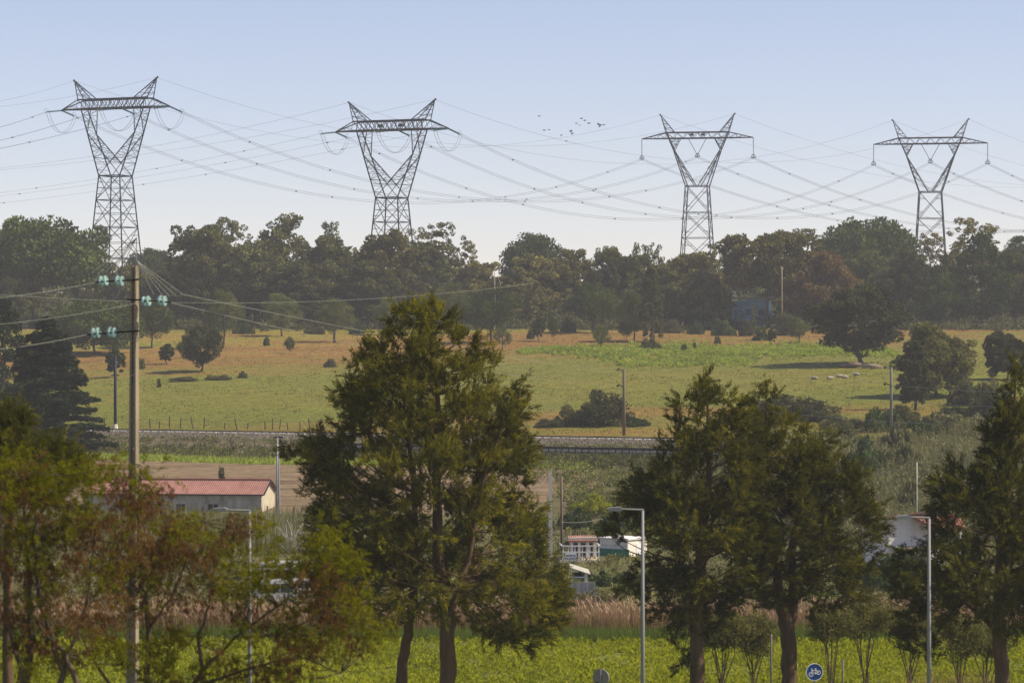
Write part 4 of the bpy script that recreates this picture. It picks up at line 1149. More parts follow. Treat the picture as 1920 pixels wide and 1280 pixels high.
# bleached bare bush
b = gp(548, 196); root = thing('bare_bush', 'bleached bare bush with pale branches left of the feathery tree', 'bush', b)
for k in range(46):
    a = rng.uniform(0, 6.28); r_ = rng.uniform(.3, 1.3); h_ = rng.uniform(.8, 2.3)
    mb = MB(); limb(mb, (r_ * .15 * math.cos(a), r_ * .15 * math.sin(a), 0), (r_ * math.cos(a), r_ * math.sin(a), h_), .035, .012, 4, .2, 4)
    mb.build('branch', M['pale_twig'], root)

# ------------------------------------------------------------------ foreground feathery trees
def row_extent(poly, y):
    xs = []
    for i in range(len(poly)):
        (x0, y0), (x1, y1) = poly[i], poly[(i + 1) % len(poly)]
        if (y0 > y) != (y1 > y): xs.append(x0 + (y - y0) / (y1 - y0) * (x1 - x0))
    return (min(xs), max(xs)) if len(xs) > 1 else None

def feathery(label, poly, d, trunks, leafmat, dens=5.0, rpx=26, per=420, L_=.24, W_=.036, seed=1, name='casuarina_tree', group=None, depthf=.85, plume=.8, up=.45):
    """a casuarina: poly is its outline, given real size and depth at distance d; trunks = list of polylines [(px,py,radius m)...]"""
    global rng
    keep = rng; rng = np.random.default_rng(seed)
    s = d / F
    b = gp(trunks[0][0][0], d)
    poly = np.array(poly, float)
    area = .5 * abs(np.dot(poly[:, 0], np.roll(poly[:, 1], 1)) - np.dot(poly[:, 1], np.roll(poly[:, 0], 1)))
    n = int(dens * area / (math.pi * rpx ** 2))
    lo, hi = poly.min(0), poly.max(0); cen = poly.mean(0)
    C = []
    while len(C) < n:
        p = rng.uniform(lo, hi, (400, 2))
        # keep clumps about one radius inside the outline
        q = cen + (p - cen) * 1.0
        ins = in_poly(q, poly)
        for dx, dy in ((rpx * .6, 0), (-rpx * .6, 0), (0, -rpx * .6), (0, rpx * .6)):
            ins &= in_poly(q + np.array([dx, dy]), poly)
        C += list(p[ins])
    C = np.array(C[:n])
    # a rim of smaller tufts following the outline
    rim = []
    for i in range(len(poly)):
        a_, b_ = poly[i], poly[(i + 1) % len(poly)]
        for f in np.arange(0, 1, 16 / max(16, np.linalg.norm(b_ - a_))): rim.append(a_ + (b_ - a_) * f + (cen - a_) / max(1, np.linalg.norm(cen - a_)) * rng.uniform(4, 20))
    rim = np.array(rim) + rng.normal(0, 5, (len(rim), 2))
    nr = len(rim)
    allp = np.concatenate([C, rim]); rad = np.concatenate([rng.uniform(.65, 1.2, n) * rpx, rng.uniform(.25, .5, nr) * rpx]) * s
    Y = np.zeros(len(allp))
    for i, (x, y) in enumerate(allp):
        e = row_extent(poly, y)
        if not e: continue
        c = (e[0] + e[1]) / 2; h = max(8, (e[1] - e[0]) / 2); u = min(1, abs(x - c) / h)
        dep = h * s * depthf * math.sqrt(max(0, 1 - u * u))
        Y[i] = dep * rng.uniform(-1, 1) if i < n else dep * .3 * rng.uniform(-1, 1)
    P3 = np.stack([(allp[:, 0] - 960) * s - b.x, Y, ZC + (640 - allp[:, 1]) * s - b.z], 1)
    root = thing(name, label, 'tree', b, 0, group)
    tl = []
    for k, tr in enumerate(trunks):
        mb = MB(); pts = [Vector(((x - 960) * s - b.x, .3 * math.sin(k * 2.1 + y * .01) * (k > 0) + (0 if k == 0 else .6 * (k % 2 * 2 - 1)), (ZC + (640 - y) * s if y < 9000 else float(gz((x - 960) * s, d))) - b.z)) for x, y, r in tr]
        # subdivide with a slight wander
        fine = []; fr = []
        for i in range(len(pts) - 1):
            for j in range(6):
                f = j / 6; fine.append(pts[i].lerp(pts[i + 1], f) + Vector((rng.normal(0, .02), rng.normal(0, .02), 0))); fr.append((tr[i][2] + (tr[i + 1][2] - tr[i][2]) * f) * rng.uniform(.93, 1.07))
        fine.append(pts[-1]); fr.append(tr[-1][2])
        mb.tube(fine, fr, 9, cap=False)
        mb.build('trunk', M['bark'], root, smooth=True)
        tl += list(zip(fine, fr))
    # boughs: from the trunk up and out to the clumps
    zmin = np.percentile(P3[:, 2], 16)
    mb = MB(); tv = np.array([tuple(p) for p, r in tl]); trr = np.array([r for p, r in tl])
    for i in range(len(P3)):
        if i >= n and i % 3: continue
        if i < n and i % 2 and n > 150: continue
        p = P3[i]
        hd = np.hypot(tv[:, 0] - p[0], tv[:, 1] - p[1])
        cost = np.abs(max(p[2] - .75 * hd.min(), zmin) - tv[:, 2]) + .4 * hd + np.where(tv[:, 2] < zmin - .6, 9, 0)
        j = int(np.argmin(cost))
        r0 = min(trr[j] * .5, .012 + .012 * np.linalg.norm(p - tv[j]))
        limb(mb, tv[j], p, r0, .006, 5, -.12 if p[2] > tv[j][2] else .25, 5)
    mb.build('boughs', M['bark'], root)
    # needles: sprays along a short plume axis in each clump
    k = len(P3)
    pc = np.maximum(60, per * (rad / (rpx * s)) ** 1.6).astype(int)
    idx = np.repeat(np.arange(k), pc); N_ = len(idx)
    cen3 = np.array([P3[:, 0].mean(), 0, P3[:, 2].mean() - 1.0])
    out = unit(P3 - cen3); ax = unit(out * np.array([1, 1, .4]) + np.array([0, 0, up]) + rng.normal(0, .35, (k, 3)))
    ns = np.maximum(5, pc // 26); sidx = np.repeat(np.arange(k), ns); NS = len(sidx)      # sprays per clump
    a = rng.normal(0, .5, NS) * plume
    off = rvec(NS) * (rng.uniform(0, 1, NS) ** .5)[:, None] * .62
    S0 = P3[sidx] + (off + ax[sidx] * a[:, None]) * rad[sidx][:, None]
    SD = unit(ax[sidx] * .8 + off * 1.0 + rng.normal(0, .3, (NS, 3)))
    SL = rng.uniform(.6, 1.3, NS) * L_ * 1.9
    tc = np.clip(rng.normal(.40, .2, k), .05, .85)
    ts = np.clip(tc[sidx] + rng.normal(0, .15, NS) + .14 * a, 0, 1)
    q = np.repeat(np.arange(NS), 26); N_ = len(q)
    f = rng.uniform(0, 1, N_)
    Pt = S0[q] + SD[q] * (SL[q] * f)[:, None] + rng.normal(0, .035 * L_ / .24, (N_, 3))
    Pt[:, 2] -= .12 * SL[q] * f ** 2
    V, Fc = needle_tris(Pt, L_ * .75, W_, SD[q] + np.array([0, 0, -.1]), .75)
    t = np.clip(ts[q] + rng.normal(0, .08, N_) + .12 * (f - .5), 0, 1)  # tint rises towards the spray tips, sunlit highlights put into the colour
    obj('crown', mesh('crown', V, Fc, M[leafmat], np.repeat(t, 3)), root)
    rng = keep
    return root

cr6 = [(385,60),(430,50),(490,32),(550,75),(590,150),(655,165),(660,240),(705,230),(700,290),(655,350),(700,372),(760,370),(790,312),(815,390),(790,440),(765,480),(800,490),(845,540),(800,580),(720,590),(800,650),(770,715),(850,740),(850,850),(900,930),(940,990),(920,1060),(900,1130),(860,1135),(800,1180),(700,1165),(640,1120),(600,1095),(520,1065),(450,1065),(420,1090),(340,1100),(300,1045),(200,1040),(130,1010),(190,930),(115,850),(110,780),(130,700),(100,640),(130,590),(90,600),(30,520),(110,530),(120,490),(180,450),(230,440),(240,400),(190,380),(200,330),(240,330),(230,280),(260,240),(250,190),(310,190),(340,150),(380,140)]
big = [(520 + x / 1.7304, 540 + y / 1.7304) for x, y in cr6]
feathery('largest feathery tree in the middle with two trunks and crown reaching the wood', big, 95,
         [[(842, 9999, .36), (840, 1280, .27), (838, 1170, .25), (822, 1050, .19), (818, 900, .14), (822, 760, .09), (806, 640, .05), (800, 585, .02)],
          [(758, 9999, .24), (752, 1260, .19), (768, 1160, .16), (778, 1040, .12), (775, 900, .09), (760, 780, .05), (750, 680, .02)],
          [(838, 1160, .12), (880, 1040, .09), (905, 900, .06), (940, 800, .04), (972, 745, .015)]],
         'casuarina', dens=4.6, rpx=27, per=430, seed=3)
b1 = [(1325,700),(1335,738),(1352,733),(1375,735),(1395,760),(1410,800),(1420,850),(1430,950),(1440,1050),(1425,1110),(1390,1140),(1352,1150),(1340,1195),(1310,1185),(1295,1250),(1272,1255),(1262,1200),(1275,1175),(1225,1160),(1205,1130),(1165,1120),(1178,1082),(1236,1066),(1250,1030),(1232,1004),(1190,992),(1160,996),(1150,1010),(1138,1008),(1128,985),(1150,965),(1180,950),(1165,930),(1190,900),(1215,905),(1235,850),(1250,830),(1280,795),(1270,742),(1300,745)]
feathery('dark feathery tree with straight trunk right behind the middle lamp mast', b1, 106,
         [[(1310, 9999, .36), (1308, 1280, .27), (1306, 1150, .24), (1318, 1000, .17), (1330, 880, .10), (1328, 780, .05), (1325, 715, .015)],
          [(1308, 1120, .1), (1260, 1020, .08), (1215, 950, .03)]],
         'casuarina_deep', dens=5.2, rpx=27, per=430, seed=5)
b2 = [(1435,722),(1452,735),(1470,782),(1500,790),(1518,830),(1552,818),(1580,862),(1620,880),(1612,930),(1640,950),(1658,1010),(1640,1070),(1605,1090),(1620,1140),(1580,1128),(1560,1162),(1540,1138),(1500,1150),(1450,1140),(1420,1130),(1395,1060),(1390,950),(1395,850),(1410,790),(1418,742)]
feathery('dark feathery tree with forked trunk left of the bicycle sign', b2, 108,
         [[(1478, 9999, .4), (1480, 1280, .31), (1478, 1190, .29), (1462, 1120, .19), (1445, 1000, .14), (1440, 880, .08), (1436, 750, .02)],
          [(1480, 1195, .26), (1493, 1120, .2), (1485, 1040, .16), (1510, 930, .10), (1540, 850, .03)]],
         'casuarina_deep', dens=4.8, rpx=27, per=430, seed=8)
rr_ = [(1903,678),(1914,722),(1928,770),(1990,900),(2050,1040),(2010,1190),(1940,1180),(1880,1195),(1830,1150),(1795,1165),(1760,1190),(1738,1250),(1705,1215),(1690,1130),(1662,1080),(1690,1045),(1738,1035),(1755,985),(1748,900),(1782,868),(1838,880),(1852,800),(1878,770),(1888,725)]
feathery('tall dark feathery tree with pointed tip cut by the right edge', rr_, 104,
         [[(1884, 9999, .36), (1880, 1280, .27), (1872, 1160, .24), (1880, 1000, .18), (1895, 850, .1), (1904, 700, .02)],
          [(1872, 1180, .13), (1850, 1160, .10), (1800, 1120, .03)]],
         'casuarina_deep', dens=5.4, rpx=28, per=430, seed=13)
yl = [(-60,790),(-10,775),(0,772),(20,760),(36,757),(50,790),(58,800),(62,820),(95,822),(100,835),(130,828),(142,850),(155,870),(172,885),(165,910),(120,920),(100,950),(60,960),(0,960),(-60,960)]
feathery('yellow green feathery young tree at the left edge below the dark cedar', yl, 62,
         [[(15, 9999, .14), (15, 1000, .10), (18, 900, .07), (28, 775, .02)], [(15, 1010, .07), (80, 930, .05), (125, 845, .02)]],
         'yellowgreen', dens=5.5, rpx=24, per=330, L_=.17, W_=.022, seed=21)

# ------------------------------------------------------------------ foreground locust trees (nearest the camera)
def locust(label, stems, greens, browns, d, seed, base_px):
    global rng
    keep = rng; rng = np.random.default_rng(seed)
    s = d / F
    b = gp(base_px, d)
    loc = lambda x, y, dy=0.0: Vector(((x - 960) * s - b.x, dy, (ZC + (640 - y) * s if y < 9000 else float(gz((base_px - 960) * s, d))) - b.z))
    root = thing('locust_tree', label, 'tree', b, 0, 'thin foreground locust trees')
    tv = []
    for k, st in enumerate(stems):
        dy = rng.uniform(-.5, .5); m_ = len(st)
        pts = [loc(x, y, dy * i / m_) for i, (x, y, r) in enumerate(st)]
        fine, fr = [], []
        for i in range(m_ - 1):
            for j in range(4):
                f = j / 4; fine.append(pts[i].lerp(pts[i + 1], f) + Vector(rng.normal(0, .012, 3))); fr.append(st[i][2] + (st[i + 1][2] - st[i][2]) * f)
        fine.append(pts[-1]); fr.append(st[-1][2])
        MB().tube(fine, fr, 7, cap=False).build('stem', M['twig'], root, smooth=True)
        tv += [tuple(p) for p in fine]
    tv = np.array(tv)
    mb = MB()
    def clusters(pts, kind):
        P_, D_, T_ = [], [], []
        for (x, y) in pts:
            c = np.array(loc(x, y, rng.uniform(-.8, .8)))
            j = int(np.argmin(np.linalg.norm(tv - c, axis=1) + np.where(tv[:, 2] > c[2] + .1, 1.5, 0)))
            limb(mb, tv[j], c, .012, .004, 4, -.1, 4)
            tt = rng.uniform(.2, .8)
            for _ in range(9 if kind == 'g' else 8):       # leaves / pod bunches leave the twig end
                a = unit(rng.normal(0, 1, (1, 3)) + np.array([[0, 0, .25 if kind == 'g' else -.5]]))[0]
                ln = rng.uniform(.18, .36); m2 = 44 if kind == 'g' else 34
                f = rng.uniform(0, 1, m2)
                side = unit(np.cross(a[None], rng.normal(size=(1, 3))))[0]
                q = c + rng.normal(0, .11, 3) * np.array([1.2, 1, .8]) + a * (f * ln)[:, None] + side * (rng.choice([-1, 1], m2) * .022)[:, None] + rng.normal(0, .012, (m2, 3))
                q[:, 2] -= .06 * f ** 2
                P_.append(q); D_.append(np.broadcast_to(a, q.shape) * .3 + side * rng.choice([-1, 1], (m2, 1)) if kind == 'g' else np.broadcast_to(np.array([.1, 0, -1.]), q.shape)); T_.append(np.full(m2, tt))
        Pt = np.concatenate(P_); D = np.concatenate(D_); T = np.clip(np.concatenate(T_) + rng.normal(0, .15, len(Pt)), 0, 1)
        V, Fc = leaf_quads(Pt, .046 if kind == 'g' else .07, .017 if kind == 'g' else .013, D, .9)
        obj('leaves' if kind == 'g' else 'seed_pods', mesh('leaflets', V, Fc, M['locust' if kind == 'g' else 'pods'], np.repeat(T, 4)), root)
    clusters(greens, 'g'); clusters(browns, 'b')
    mb.build('twigs', M['twig'], root)
    rng = keep
cv = lambda L_: [(x / 2.286, 720 + y / 2.286) for x, y in L_]
GREEN = cv([(60,350),(130,380),(300,420),(340,380),(470,350),(620,390),(640,420),(480,570),(320,530),(250,560),(130,640),(240,650),(60,700),(820,590),(780,620),(940,560),(1050,530),(1130,550),(950,720),(1160,740),(1320,730),(1390,720),(850,860),(1050,840),(1100,850),(420,800),(480,770),(130,780),(250,820),(310,930),(250,1030),(660,1080),(640,1160),(900,1100),(1110,870),(1400,960),(1350,990),(1230,1010),(720,1200),(1000,1180),(1200,1250),(560,920),(160,950),(1440,740),(340,1190),(100,560),(180,720),(400,540),(700,620),(870,640),(1000,760),(1240,760),(930,880),(1000,930),(700,760),(620,820),(540,1010),(420,1080),(150,1080),(60,930),(780,1060),(1160,950),(1280,920),(1380,850),(1460,930),(1500,1010),(1420,1080),(1300,1130),(880,1220),(1090,1080),(520,1180),(230,1180),(60,1180),(440,450),(520,500),(690,480),(340,470),(210,440),(60,480),(1080,600),(1010,560),(1290,790),(1360,770),(1480,800),(1540,990),(1570,1050)])
BROWN = cv([(510,400),(610,500),(640,480),(310,600),(110,410),(40,640),(90,820),(290,760),(480,680),(520,740),(1010,610),(740,660),(780,690),(830,740),(440,860),(520,830),(330,860),(1290,820),(1330,890),(960,900),(1060,950),(900,990),(1300,1040),(700,990),(760,940),(60,1010),(180,1040),(350,1000),(470,1000),(1240,1150),(1160,1220),(300,1180),(780,1270),(880,1270),(980,1200),(1350,860),(560,470),(590,540),(660,510),(1020,640),(990,590),(700,700),(630,700),(380,700),(200,600),(20,760),(140,870),(250,900),(600,880),(840,940),(1100,1010),(1180,1060),(1400,1010),(1440,1050),(100,1100),(440,1120),(640,1250),(1080,1250),(1300,1230),(1480,1120),(40,1250),(560,620),(420,620)])
def split_at(L_, f): return [p for p in L_ if f(p)], [p for p in L_ if not f(p)]
clear_ = lambda L_: [p for p in L_ if not (292 < p[0] < 520 and 895 < p[1] < 975)]
gL, gR = split_at(GREEN, lambda p: p[0] < 215); bL, bR = split_at(BROWN, lambda p: p[0] < 215)
def thick(L_, n, sp=14): return L_ + [(L_[i][0] + rng.normal(0, sp), L_[i][1] + rng.normal(0, sp)) for i in rng.integers(0, len(L_), n)]
locust('nearest thin tree at the lower left with red brown pods and thick leaning stems',
       [[(75, 9999, .15), (70, 1400, .12), (45, 1280, .085), (57, 1200, .06), (50, 1080, .04), (40, 960, .025), (30, 900, .01)],
        [(72, 1400, .08), (120, 1260, .05), (75, 1130, .035), (60, 1000, .02), (110, 890, .008)],
        [(74, 1420, .07), (150, 1290, .045), (118, 1220, .04), (80, 1180, .02), (40, 1120, .01)],
        [(120, 1260, .03), (160, 1130, .022), (175, 1010, .015), (165, 900, .007)],
        [(45, 1280, .04), (20, 1180, .03), (5, 1060, .015), (8, 950, .008)]], thick(gL, 55, 24), thick(bL, 55, 24), 45, 31, 75)
locust('nearest thin tree in front of the concrete pole with forked bare stems and brown pods',
       [[(300, 9999, .13), (290, 1400, .10), (275, 1280, .055), (278, 1180, .045), (268, 1100, .035), (258, 1020, .025), (255, 960, .018), (262, 900, .01)],
        [(292, 1390, .06), (360, 1290, .045), (382, 1254, .04), (374, 1190, .03), (396, 1135, .02), (400, 1080, .01)],
        [(382, 1254, .03), (440, 1195, .024), (500, 1150, .018), (540, 1125, .012), (600, 1060, .006)],
        [(278, 1180, .022), (320, 1120, .018), (350, 1040, .013), (385, 960, .006)],
        [(268, 1100, .02), (290, 1020, .016), (330, 985, .012), (430, 970, .006)],
        [(288, 1400, .05), (180, 1240, .022), (150, 1180, .012), (190, 1100, .008)],
        [(440, 1195, .02), (520, 1190, .015), (610, 1150, .01), (680, 1170, .005)],
        [(360, 1290, .03), (470, 1250, .02), (560, 1230, .012), (640, 1260, .006)],
        [(262, 1060, .018), (240, 980, .012), (235, 920, .008), (270, 890, .005)]], clear_(thick(gR, 105, 24)), clear_(thick(bR, 100, 24)), 47, 37, 300)

# ------------------------------------------------------------------ small multi stemmed trees near the sign
def vase_tree(px, d, top, wpx, label, seed, leafmat='bush_bright'):
    leafmat = 'vase'
    global rng
    keep = rng; rng = np.random.default_rng(seed)
    b = gp(px, d); H = ZC + (640 - top) * d / F - b.z; W = wpx * d / F
    root = thing('garden_tree', label, 'tree', b, 0, 'small vase shaped trees by the field')
    ends = []
    for k in range(8):
        a = k * 2.4 + rng.uniform(-.3, .3); r_ = W / 2 * rng.uniform(.35, .85)
        p1 = Vector((r_ * .6 * math.cos(a), r_ * .6 * math.sin(a), H * rng.uniform(.5, .62))); p2 = Vector((r_ * math.cos(a), r_ * math.sin(a), H * rng.uniform(.75, .95)))
        p1 += Vector((rng.normal(0, .12), rng.normal(0, .12), rng.normal(0, .1)))
        mb = MB(); mb.tube([(rng.normal(0, .06), rng.normal(0, .06), 0), p1 * rng.uniform(.25, .45) + Vector((rng.normal(0, .05), rng.normal(0, .05), H * rng.uniform(.02, .12))), p1, p1.lerp(p2, .5) + Vector((rng.normal(0, .1), 0, .05)), p2], [rng.uniform(.022, .042), .026, .018, .012, .006], 5, cap=False)
        for j in range(4):
            q = p1.lerp(p2, rng.uniform(0, .8)); e = q + Vector((rng.normal(0, .3), rng.normal(0, .3), rng.uniform(.2, .7)))
            mb.tube([q, e], [.012, .004], 4, cap=False); ends.append(e)
        ends.append(p2)
        mb.build('stem', M['twig'], root)
    C = np.array([tuple(e) for e in ends])
    V, Fc, t = cloud(C, rng.uniform(.28, .55, len(C)), 150, .14, .05, shell=.1, axis_up=.5)
    obj('crown', mesh('crown', V, Fc, M[leafmat], t), root)
    rng = keep
vase_tree(1352, 114, 1150, 80, 'airy vase shaped little tree right of the straight dark trunk', 1, 'scrub')
vase_tree(1412, 116, 1160, 80, 'airy little tree just left of the forked trunk', 2, 'scrub')
vase_tree(1560, 113, 1130, 85, 'airy little tree behind the bicycle sign', 3, 'bush')
vase_tree(1622, 115, 1130, 100, 'airy little tree left of the right lamp mast', 4, 'scrub')
vase_tree(1705, 116, 1150, 80, 'airy little tree with leaning stems beside the right lamp mast', 5, 'bush')
vase_tree(1800, 113, 1160, 120, 'leafy little tree right of the right lamp mast', 6, 'bush_bright')
vase_tree(1850, 114, 1180, 100, 'leafy little tree beside the trunk at the right edge', 7, 'bush')
# dry grass in the lower right corner
n = 2600
x = rng.uniform(13.5, 19.5, n); y = rng.uniform(104, 112, n)
V, Fc = blade_tris(x, y, rng.uniform(.7, 1.9, n) * np.interp(x, [13.5, 15.5, 17.5, 19.5], [.5, 1, 1, .6]), .03, .14)
stuff('dry_grass', V, Fc, M['reed'], np.repeat(np.clip(rng.normal(.5, .2, n), 0, 1), 3), 'tall dry grass clump below the right edge tree', 'grass')

# ------------------------------------------------------------------ concrete power pole with glass insulators
def concrete_pole():
    d = 69.0; s = d / F
    b = gp(250, d); root = thing('concrete_power_pole', 'tall tapering concrete power pole with glass insulators, nearest on the left', 'power pole', b, R(-24))
    top = ZC + (640 - 498) * s - b.z
    wt, wb = .135, .33                                 # front width at top and ground
    N_ = 30
    wid = lambda z: wb + (wt - wb) * z / top
    # two flanges and a web with holes between them (seen from the front the web lies back)
    xr = .11                                           # right edge stays upright
    fl = MB(); dp = .15
    for side in (0, 1):
        V = []
        for z in (0, top):
            w = wid(z); x0 = xr - .055 if side else xr - w; x1 = xr if side else xr - w + .05
            V += [Vector((x0, -dp / 2, z)), Vector((x1, -dp / 2, z)), Vector((x1, dp / 2, z)), Vector((x0, dp / 2, z))]
        fl.add(V, [(3, 2, 1, 0), (4, 5, 6, 7), (0, 1, 5, 4), (1, 2, 6, 5), (2, 3, 7, 6), (3, 0, 4, 7)])
    fl.build('flange', M['concrete'], root)
    z = 0.3
    k = 0
    while z < top - .1:
        h = .46; gap = .07
        z1 = min(z + h, top)
        a0, a1 = xr - wid(z) + .052, xr - .057
        zt_ = z1
        cx, w = (a0 + a1) / 2, a1 - a0
        mb = MB().box((cx, .0, (z + zt_) / 2), (w, .06, zt_ - z))
        if z + h + gap < top - 2.2 and k % 1 == 0:      # hole row: two cheeks leave a slot in the middle
            hw = .026
            mb.box((cx - (hw + (w / 2)) / 2, 0, zt_ + gap / 2), (w / 2 - hw, .06, gap)).box((cx + (hw + (w / 2)) / 2, 0, zt_ + gap / 2), (w / 2 - hw, .06, gap))
        else:
            mb.box((cx, 0, zt_ + gap / 2), (w, .06, gap))
        mb.build('web_panel', M['concrete'], root)
        if k % 2 == 0: MB().box((cx, -.03, z + .12), (w, .10, .05)).build('cross_rib', M['concrete'], root)
        z = z1 + gap; k += 1
    # bolt holes up the upper part
    mb = MB()
    for i in range(22):
        zz = top - .35 - i * .115
        mb.box((xr - wid(zz) * .62, -.036, zz), (.02, .012, .028))
    mb.build('bolt_hole', M['dark'], root)
    T_ = lambda px, py, dy=0.0: Vector(((px - 250) * s, dy, ZC + (640 - py) * s - b.z))
    inv = Matrix.Rotation(R(24), 3, 'Z')
    rot = lambda v: inv @ v
    arms = [((262, 524), (182, 529)), ((240, 561), (322, 567)), ((262, 620), (166, 627))]
    for p, q in arms:
        MB().tube([rot(T_(*p, -.16)), rot(T_(*q, -.16))], .022, 6).build('crossarm', M['dark'], root)
    for (px, py, tl) in [(195, 527, 4), (225, 527, -6), (275, 565, 4), (305, 564, -8), (181, 624, 4), (211, 623, -5)]:
        # string of two toughened glass discs lying along the arm
        ax = rot(Vector((1, -.25, .10 if tl > 0 else -.10))).normalized()
        c = rot(T_(px, py, -.16))
        Mx = Matrix.Translation(c) @ ax.to_track_quat('Z', 'Y').to_matrix().to_4x4()
        r = .125
        for o in (-.085, .025):
            prof = [(.03, o - .01), (.07, o - .005), (r * .9, o + .012), (r, o + .03), (r * .99, o + .06), (r * .85, o + .075), (r * .78, o + .03), (r * .6, o + .055), (r * .5, o + .03), (.03, o + .05)]
            MB().lathe(prof, 20, Mx).build('glass_insulator', M['glass'], root, smooth=True)
        MB().lathe([(.02, -.16), (.045, -.13), (.045, -.07), (.02, -.06)], 8, Mx).build('insulator_cap', M['steel_light'], root)
    # jumper loops
    for pts in ([(228, 537), (222, 556), (208, 566), (197, 568)], [(317, 575), (311, 595), (301, 604), (291, 607)]):
        MB().tube([rot(T_(*p, -.16)) for p in pts], .012, 5).build('jumper_loop', M['wire_light'], root)
    # bird fans: a rod above the top with two sprays of thin rods
    MB().tube([rot(T_(256, 512)), rot(T_(256, 445))], .012, 5).build('top_rod', M['steel_light'], root)
    for apex, ends in (((257, 489), [(293, 553), (308, 556), (318, 556), (328, 555), (338, 551)]), ((256, 446), [(178, 512), (184, 516), (191, 521), (203, 517), (216, 513)])):
        for i, e in enumerate(ends):
            MB().tube([rot(T_(*apex)), rot(T_(*e, -.5 + .25 * i))], .0075, 4).build('fan_rod', M['wire_light'], root)
    G = 'conductors on the concrete power pole'
    P = lambda px, py: at(px, py, d - .15)
    cable(P(184, 528), at(-160, 566, 66), .12, .0085, 'pale conductor leaving the upper left insulators', 'wire_light', group=G)
    cable(P(262, 567), at(-160, 618, 66), .12, .0085, 'pale conductor passing behind the pole from the right insulators', 'wire_light', group=G)
    cable(P(168, 626), at(-160, 662, 66), .12, .0085, 'pale conductor leaving the lower left insulators', 'wire_light', group=G)
    cable(P(318, 567), at(1160, 720, 298), .6, .0085, 'pale conductor running from the right insulators to the railway pole bracket', 'wire_light', group=G)
    cable(P(338, 551), at(1160, 692, 298), .4, .0085, 'pale conductor running from the fan rods to the top of the railway pole', 'wire_light', group=G)
    cable(at(-200, 535, 330), at(1000, 531, 420), 2.4, .03, 'thin distant wire crossing in front of the dark wood', 'wire_light', group=G)
concrete_pole()

# ------------------------------------------------------------------ railway: rails, parapet, poles, fence
root = thing('railway_track', 'railway track on grey ballast crossing below the meadow', 'railway track', (0, 297, 0))
for t_ in (-.72, .72):
    mb = MB(); xs = np.linspace(-95, 95, 40)
    mb.tube([Vector((x, float(yr(x)) - 297 + t_, float(gz(x, yr(x) + t_)) + .17)) for x in xs], .06, 4)
    mb.build('rail', M['dark'], root)
sl_me = MB().box((0, 0, 0), (.26, 2.5, .16)); sl_me = mesh('sleeper', np.array(sl_me.v), sl_me.f, M['grey_board'])
for i in range(110):
    x = -62 + i * .9
    if x > 36: break
    o = obj('sleeper', sl_me, root, (x, float(yr(x)) - 297, float(gz(x, yr(x))) + .05), math.atan(-.49))

root = thing('parapet', 'low railway parapet with dark railings on posts above the scrubby slope', 'parapet', (8, 293, 0))
ang = math.atan(-.49); dirp = Vector((math.cos(ang), math.sin(ang), 0)); nrm = Vector((-math.sin(ang), math.cos(ang), 0))
p0 = at(577, 838, 307); x0 = p0.x
Lp = 56.0
def along(u, off=0.0, z=0.0):
    q = Vector((x0 + dirp.x * u, 0, 0)); y = float(yr(q.x)) - 10.2
    return Vector((q.x - 8 + nrm.x * off, y - 293 + nrm.y * off, z))
zc_ = lambda u: 2.62
mb = MB()
Mz = Matrix.Rotation(ang, 3, 'Z')
seg = 3.5
for i in range(int(Lp / seg)):
    u = (i + .5) * seg
    MB().box(along(u, .35, zc_(u) + .35), (seg - .03, .3, 1.3), M=Mz).build('wall_panel', M['beige' if i % 5 == 9 else 'concrete_pale'], root)
po = MB().box((0, 0, 0), (.09, .09, 1.25)); po = mesh('post', np.array(po.v), po.f, M['dark'])
for i in range(int(Lp / .72)):
    o = obj('post', po, root, along(i * .72, -.05, zc_(0) + .45), ang)
for zz, hh in ((.98, .22), (.55, .12), (.15, .12)):
    MB().box(along(Lp / 2, -.02, zc_(0) + zz), (Lp, .05, hh), M=Mz).build('railing', M['post' if zz < .9 else 'dark'], root)

def simple_pole(px, d, top_py, r0, r1, m, name, label, group=None, extras=None, base_dz=0.0, lean=0.0, cat='pole', n=8):
    b = gp(px, d, base_dz); H = ZC + (640 - top_py) * d / F - b.z
    root = thing(name, label, cat, b, 0, group)
    MB().tube([(0, 0, -.2), (lean * .5, 0, H * .5), (lean, 0, H)], [r0, (r0 + r1) / 2, r1], n).build('shaft', M[m], root, smooth=n > 4)
    if extras: extras(root, H)
    return root, b, H
GP = 'poles along the railway'
def steel_x(root, H):
    MB().box((0, -.02, H * .74), (.9, .12, .12)).build('bracket', M['dark'], root)
    MB().tube([(0, 0, 0), (0, 0, .5)], [.32, .26], 8).build('footing', M['concrete_pale'], root)
    MB().tube([(0, 0, H - .02), (0, 0, H + .35)], .05, 6).build('finial', M['dark'], root)
simple_pole(216, 324, 668, .17, .15, 'steel_light' if False else 'steel', 'railway_pole', 'dark grey steel railway pole left of the concrete pole', GP, steel_x)
def brk(root, H):
    for z_ in (H - .12, H - 1.75):
        MB().tube([(0, 0, z_ - .1), (-.45, 0, z_ + .1), (-.62, 0, z_ + .25)], [.05, .04, .05], 6).build('bracket', M['dark'], root)
        MB().tube([(-.75, 0, z_ + .05), (-.55, 0, z_ + .05)], [.1, .1], 8).build('insulator', M['dark'], root)
simple_pole(1170, 298, 692, .17, .14, 'wood_pole', 'railway_pole', 'grey brown railway pole with two brackets beside the sloping meadow bush', GP, brk)
simple_pole(1671, 287, 688, .15, .13, 'post_grey', 'railway_pole', 'pale pole carrying the wires at the right below the round tree', GP, brk)
GW = 'wires along the railway'
cable(at(1671, 722, 287), at(2150, 737, 270), .35, .032, 'upper wire running right from the pale pole', 'wire_light', group=GW)
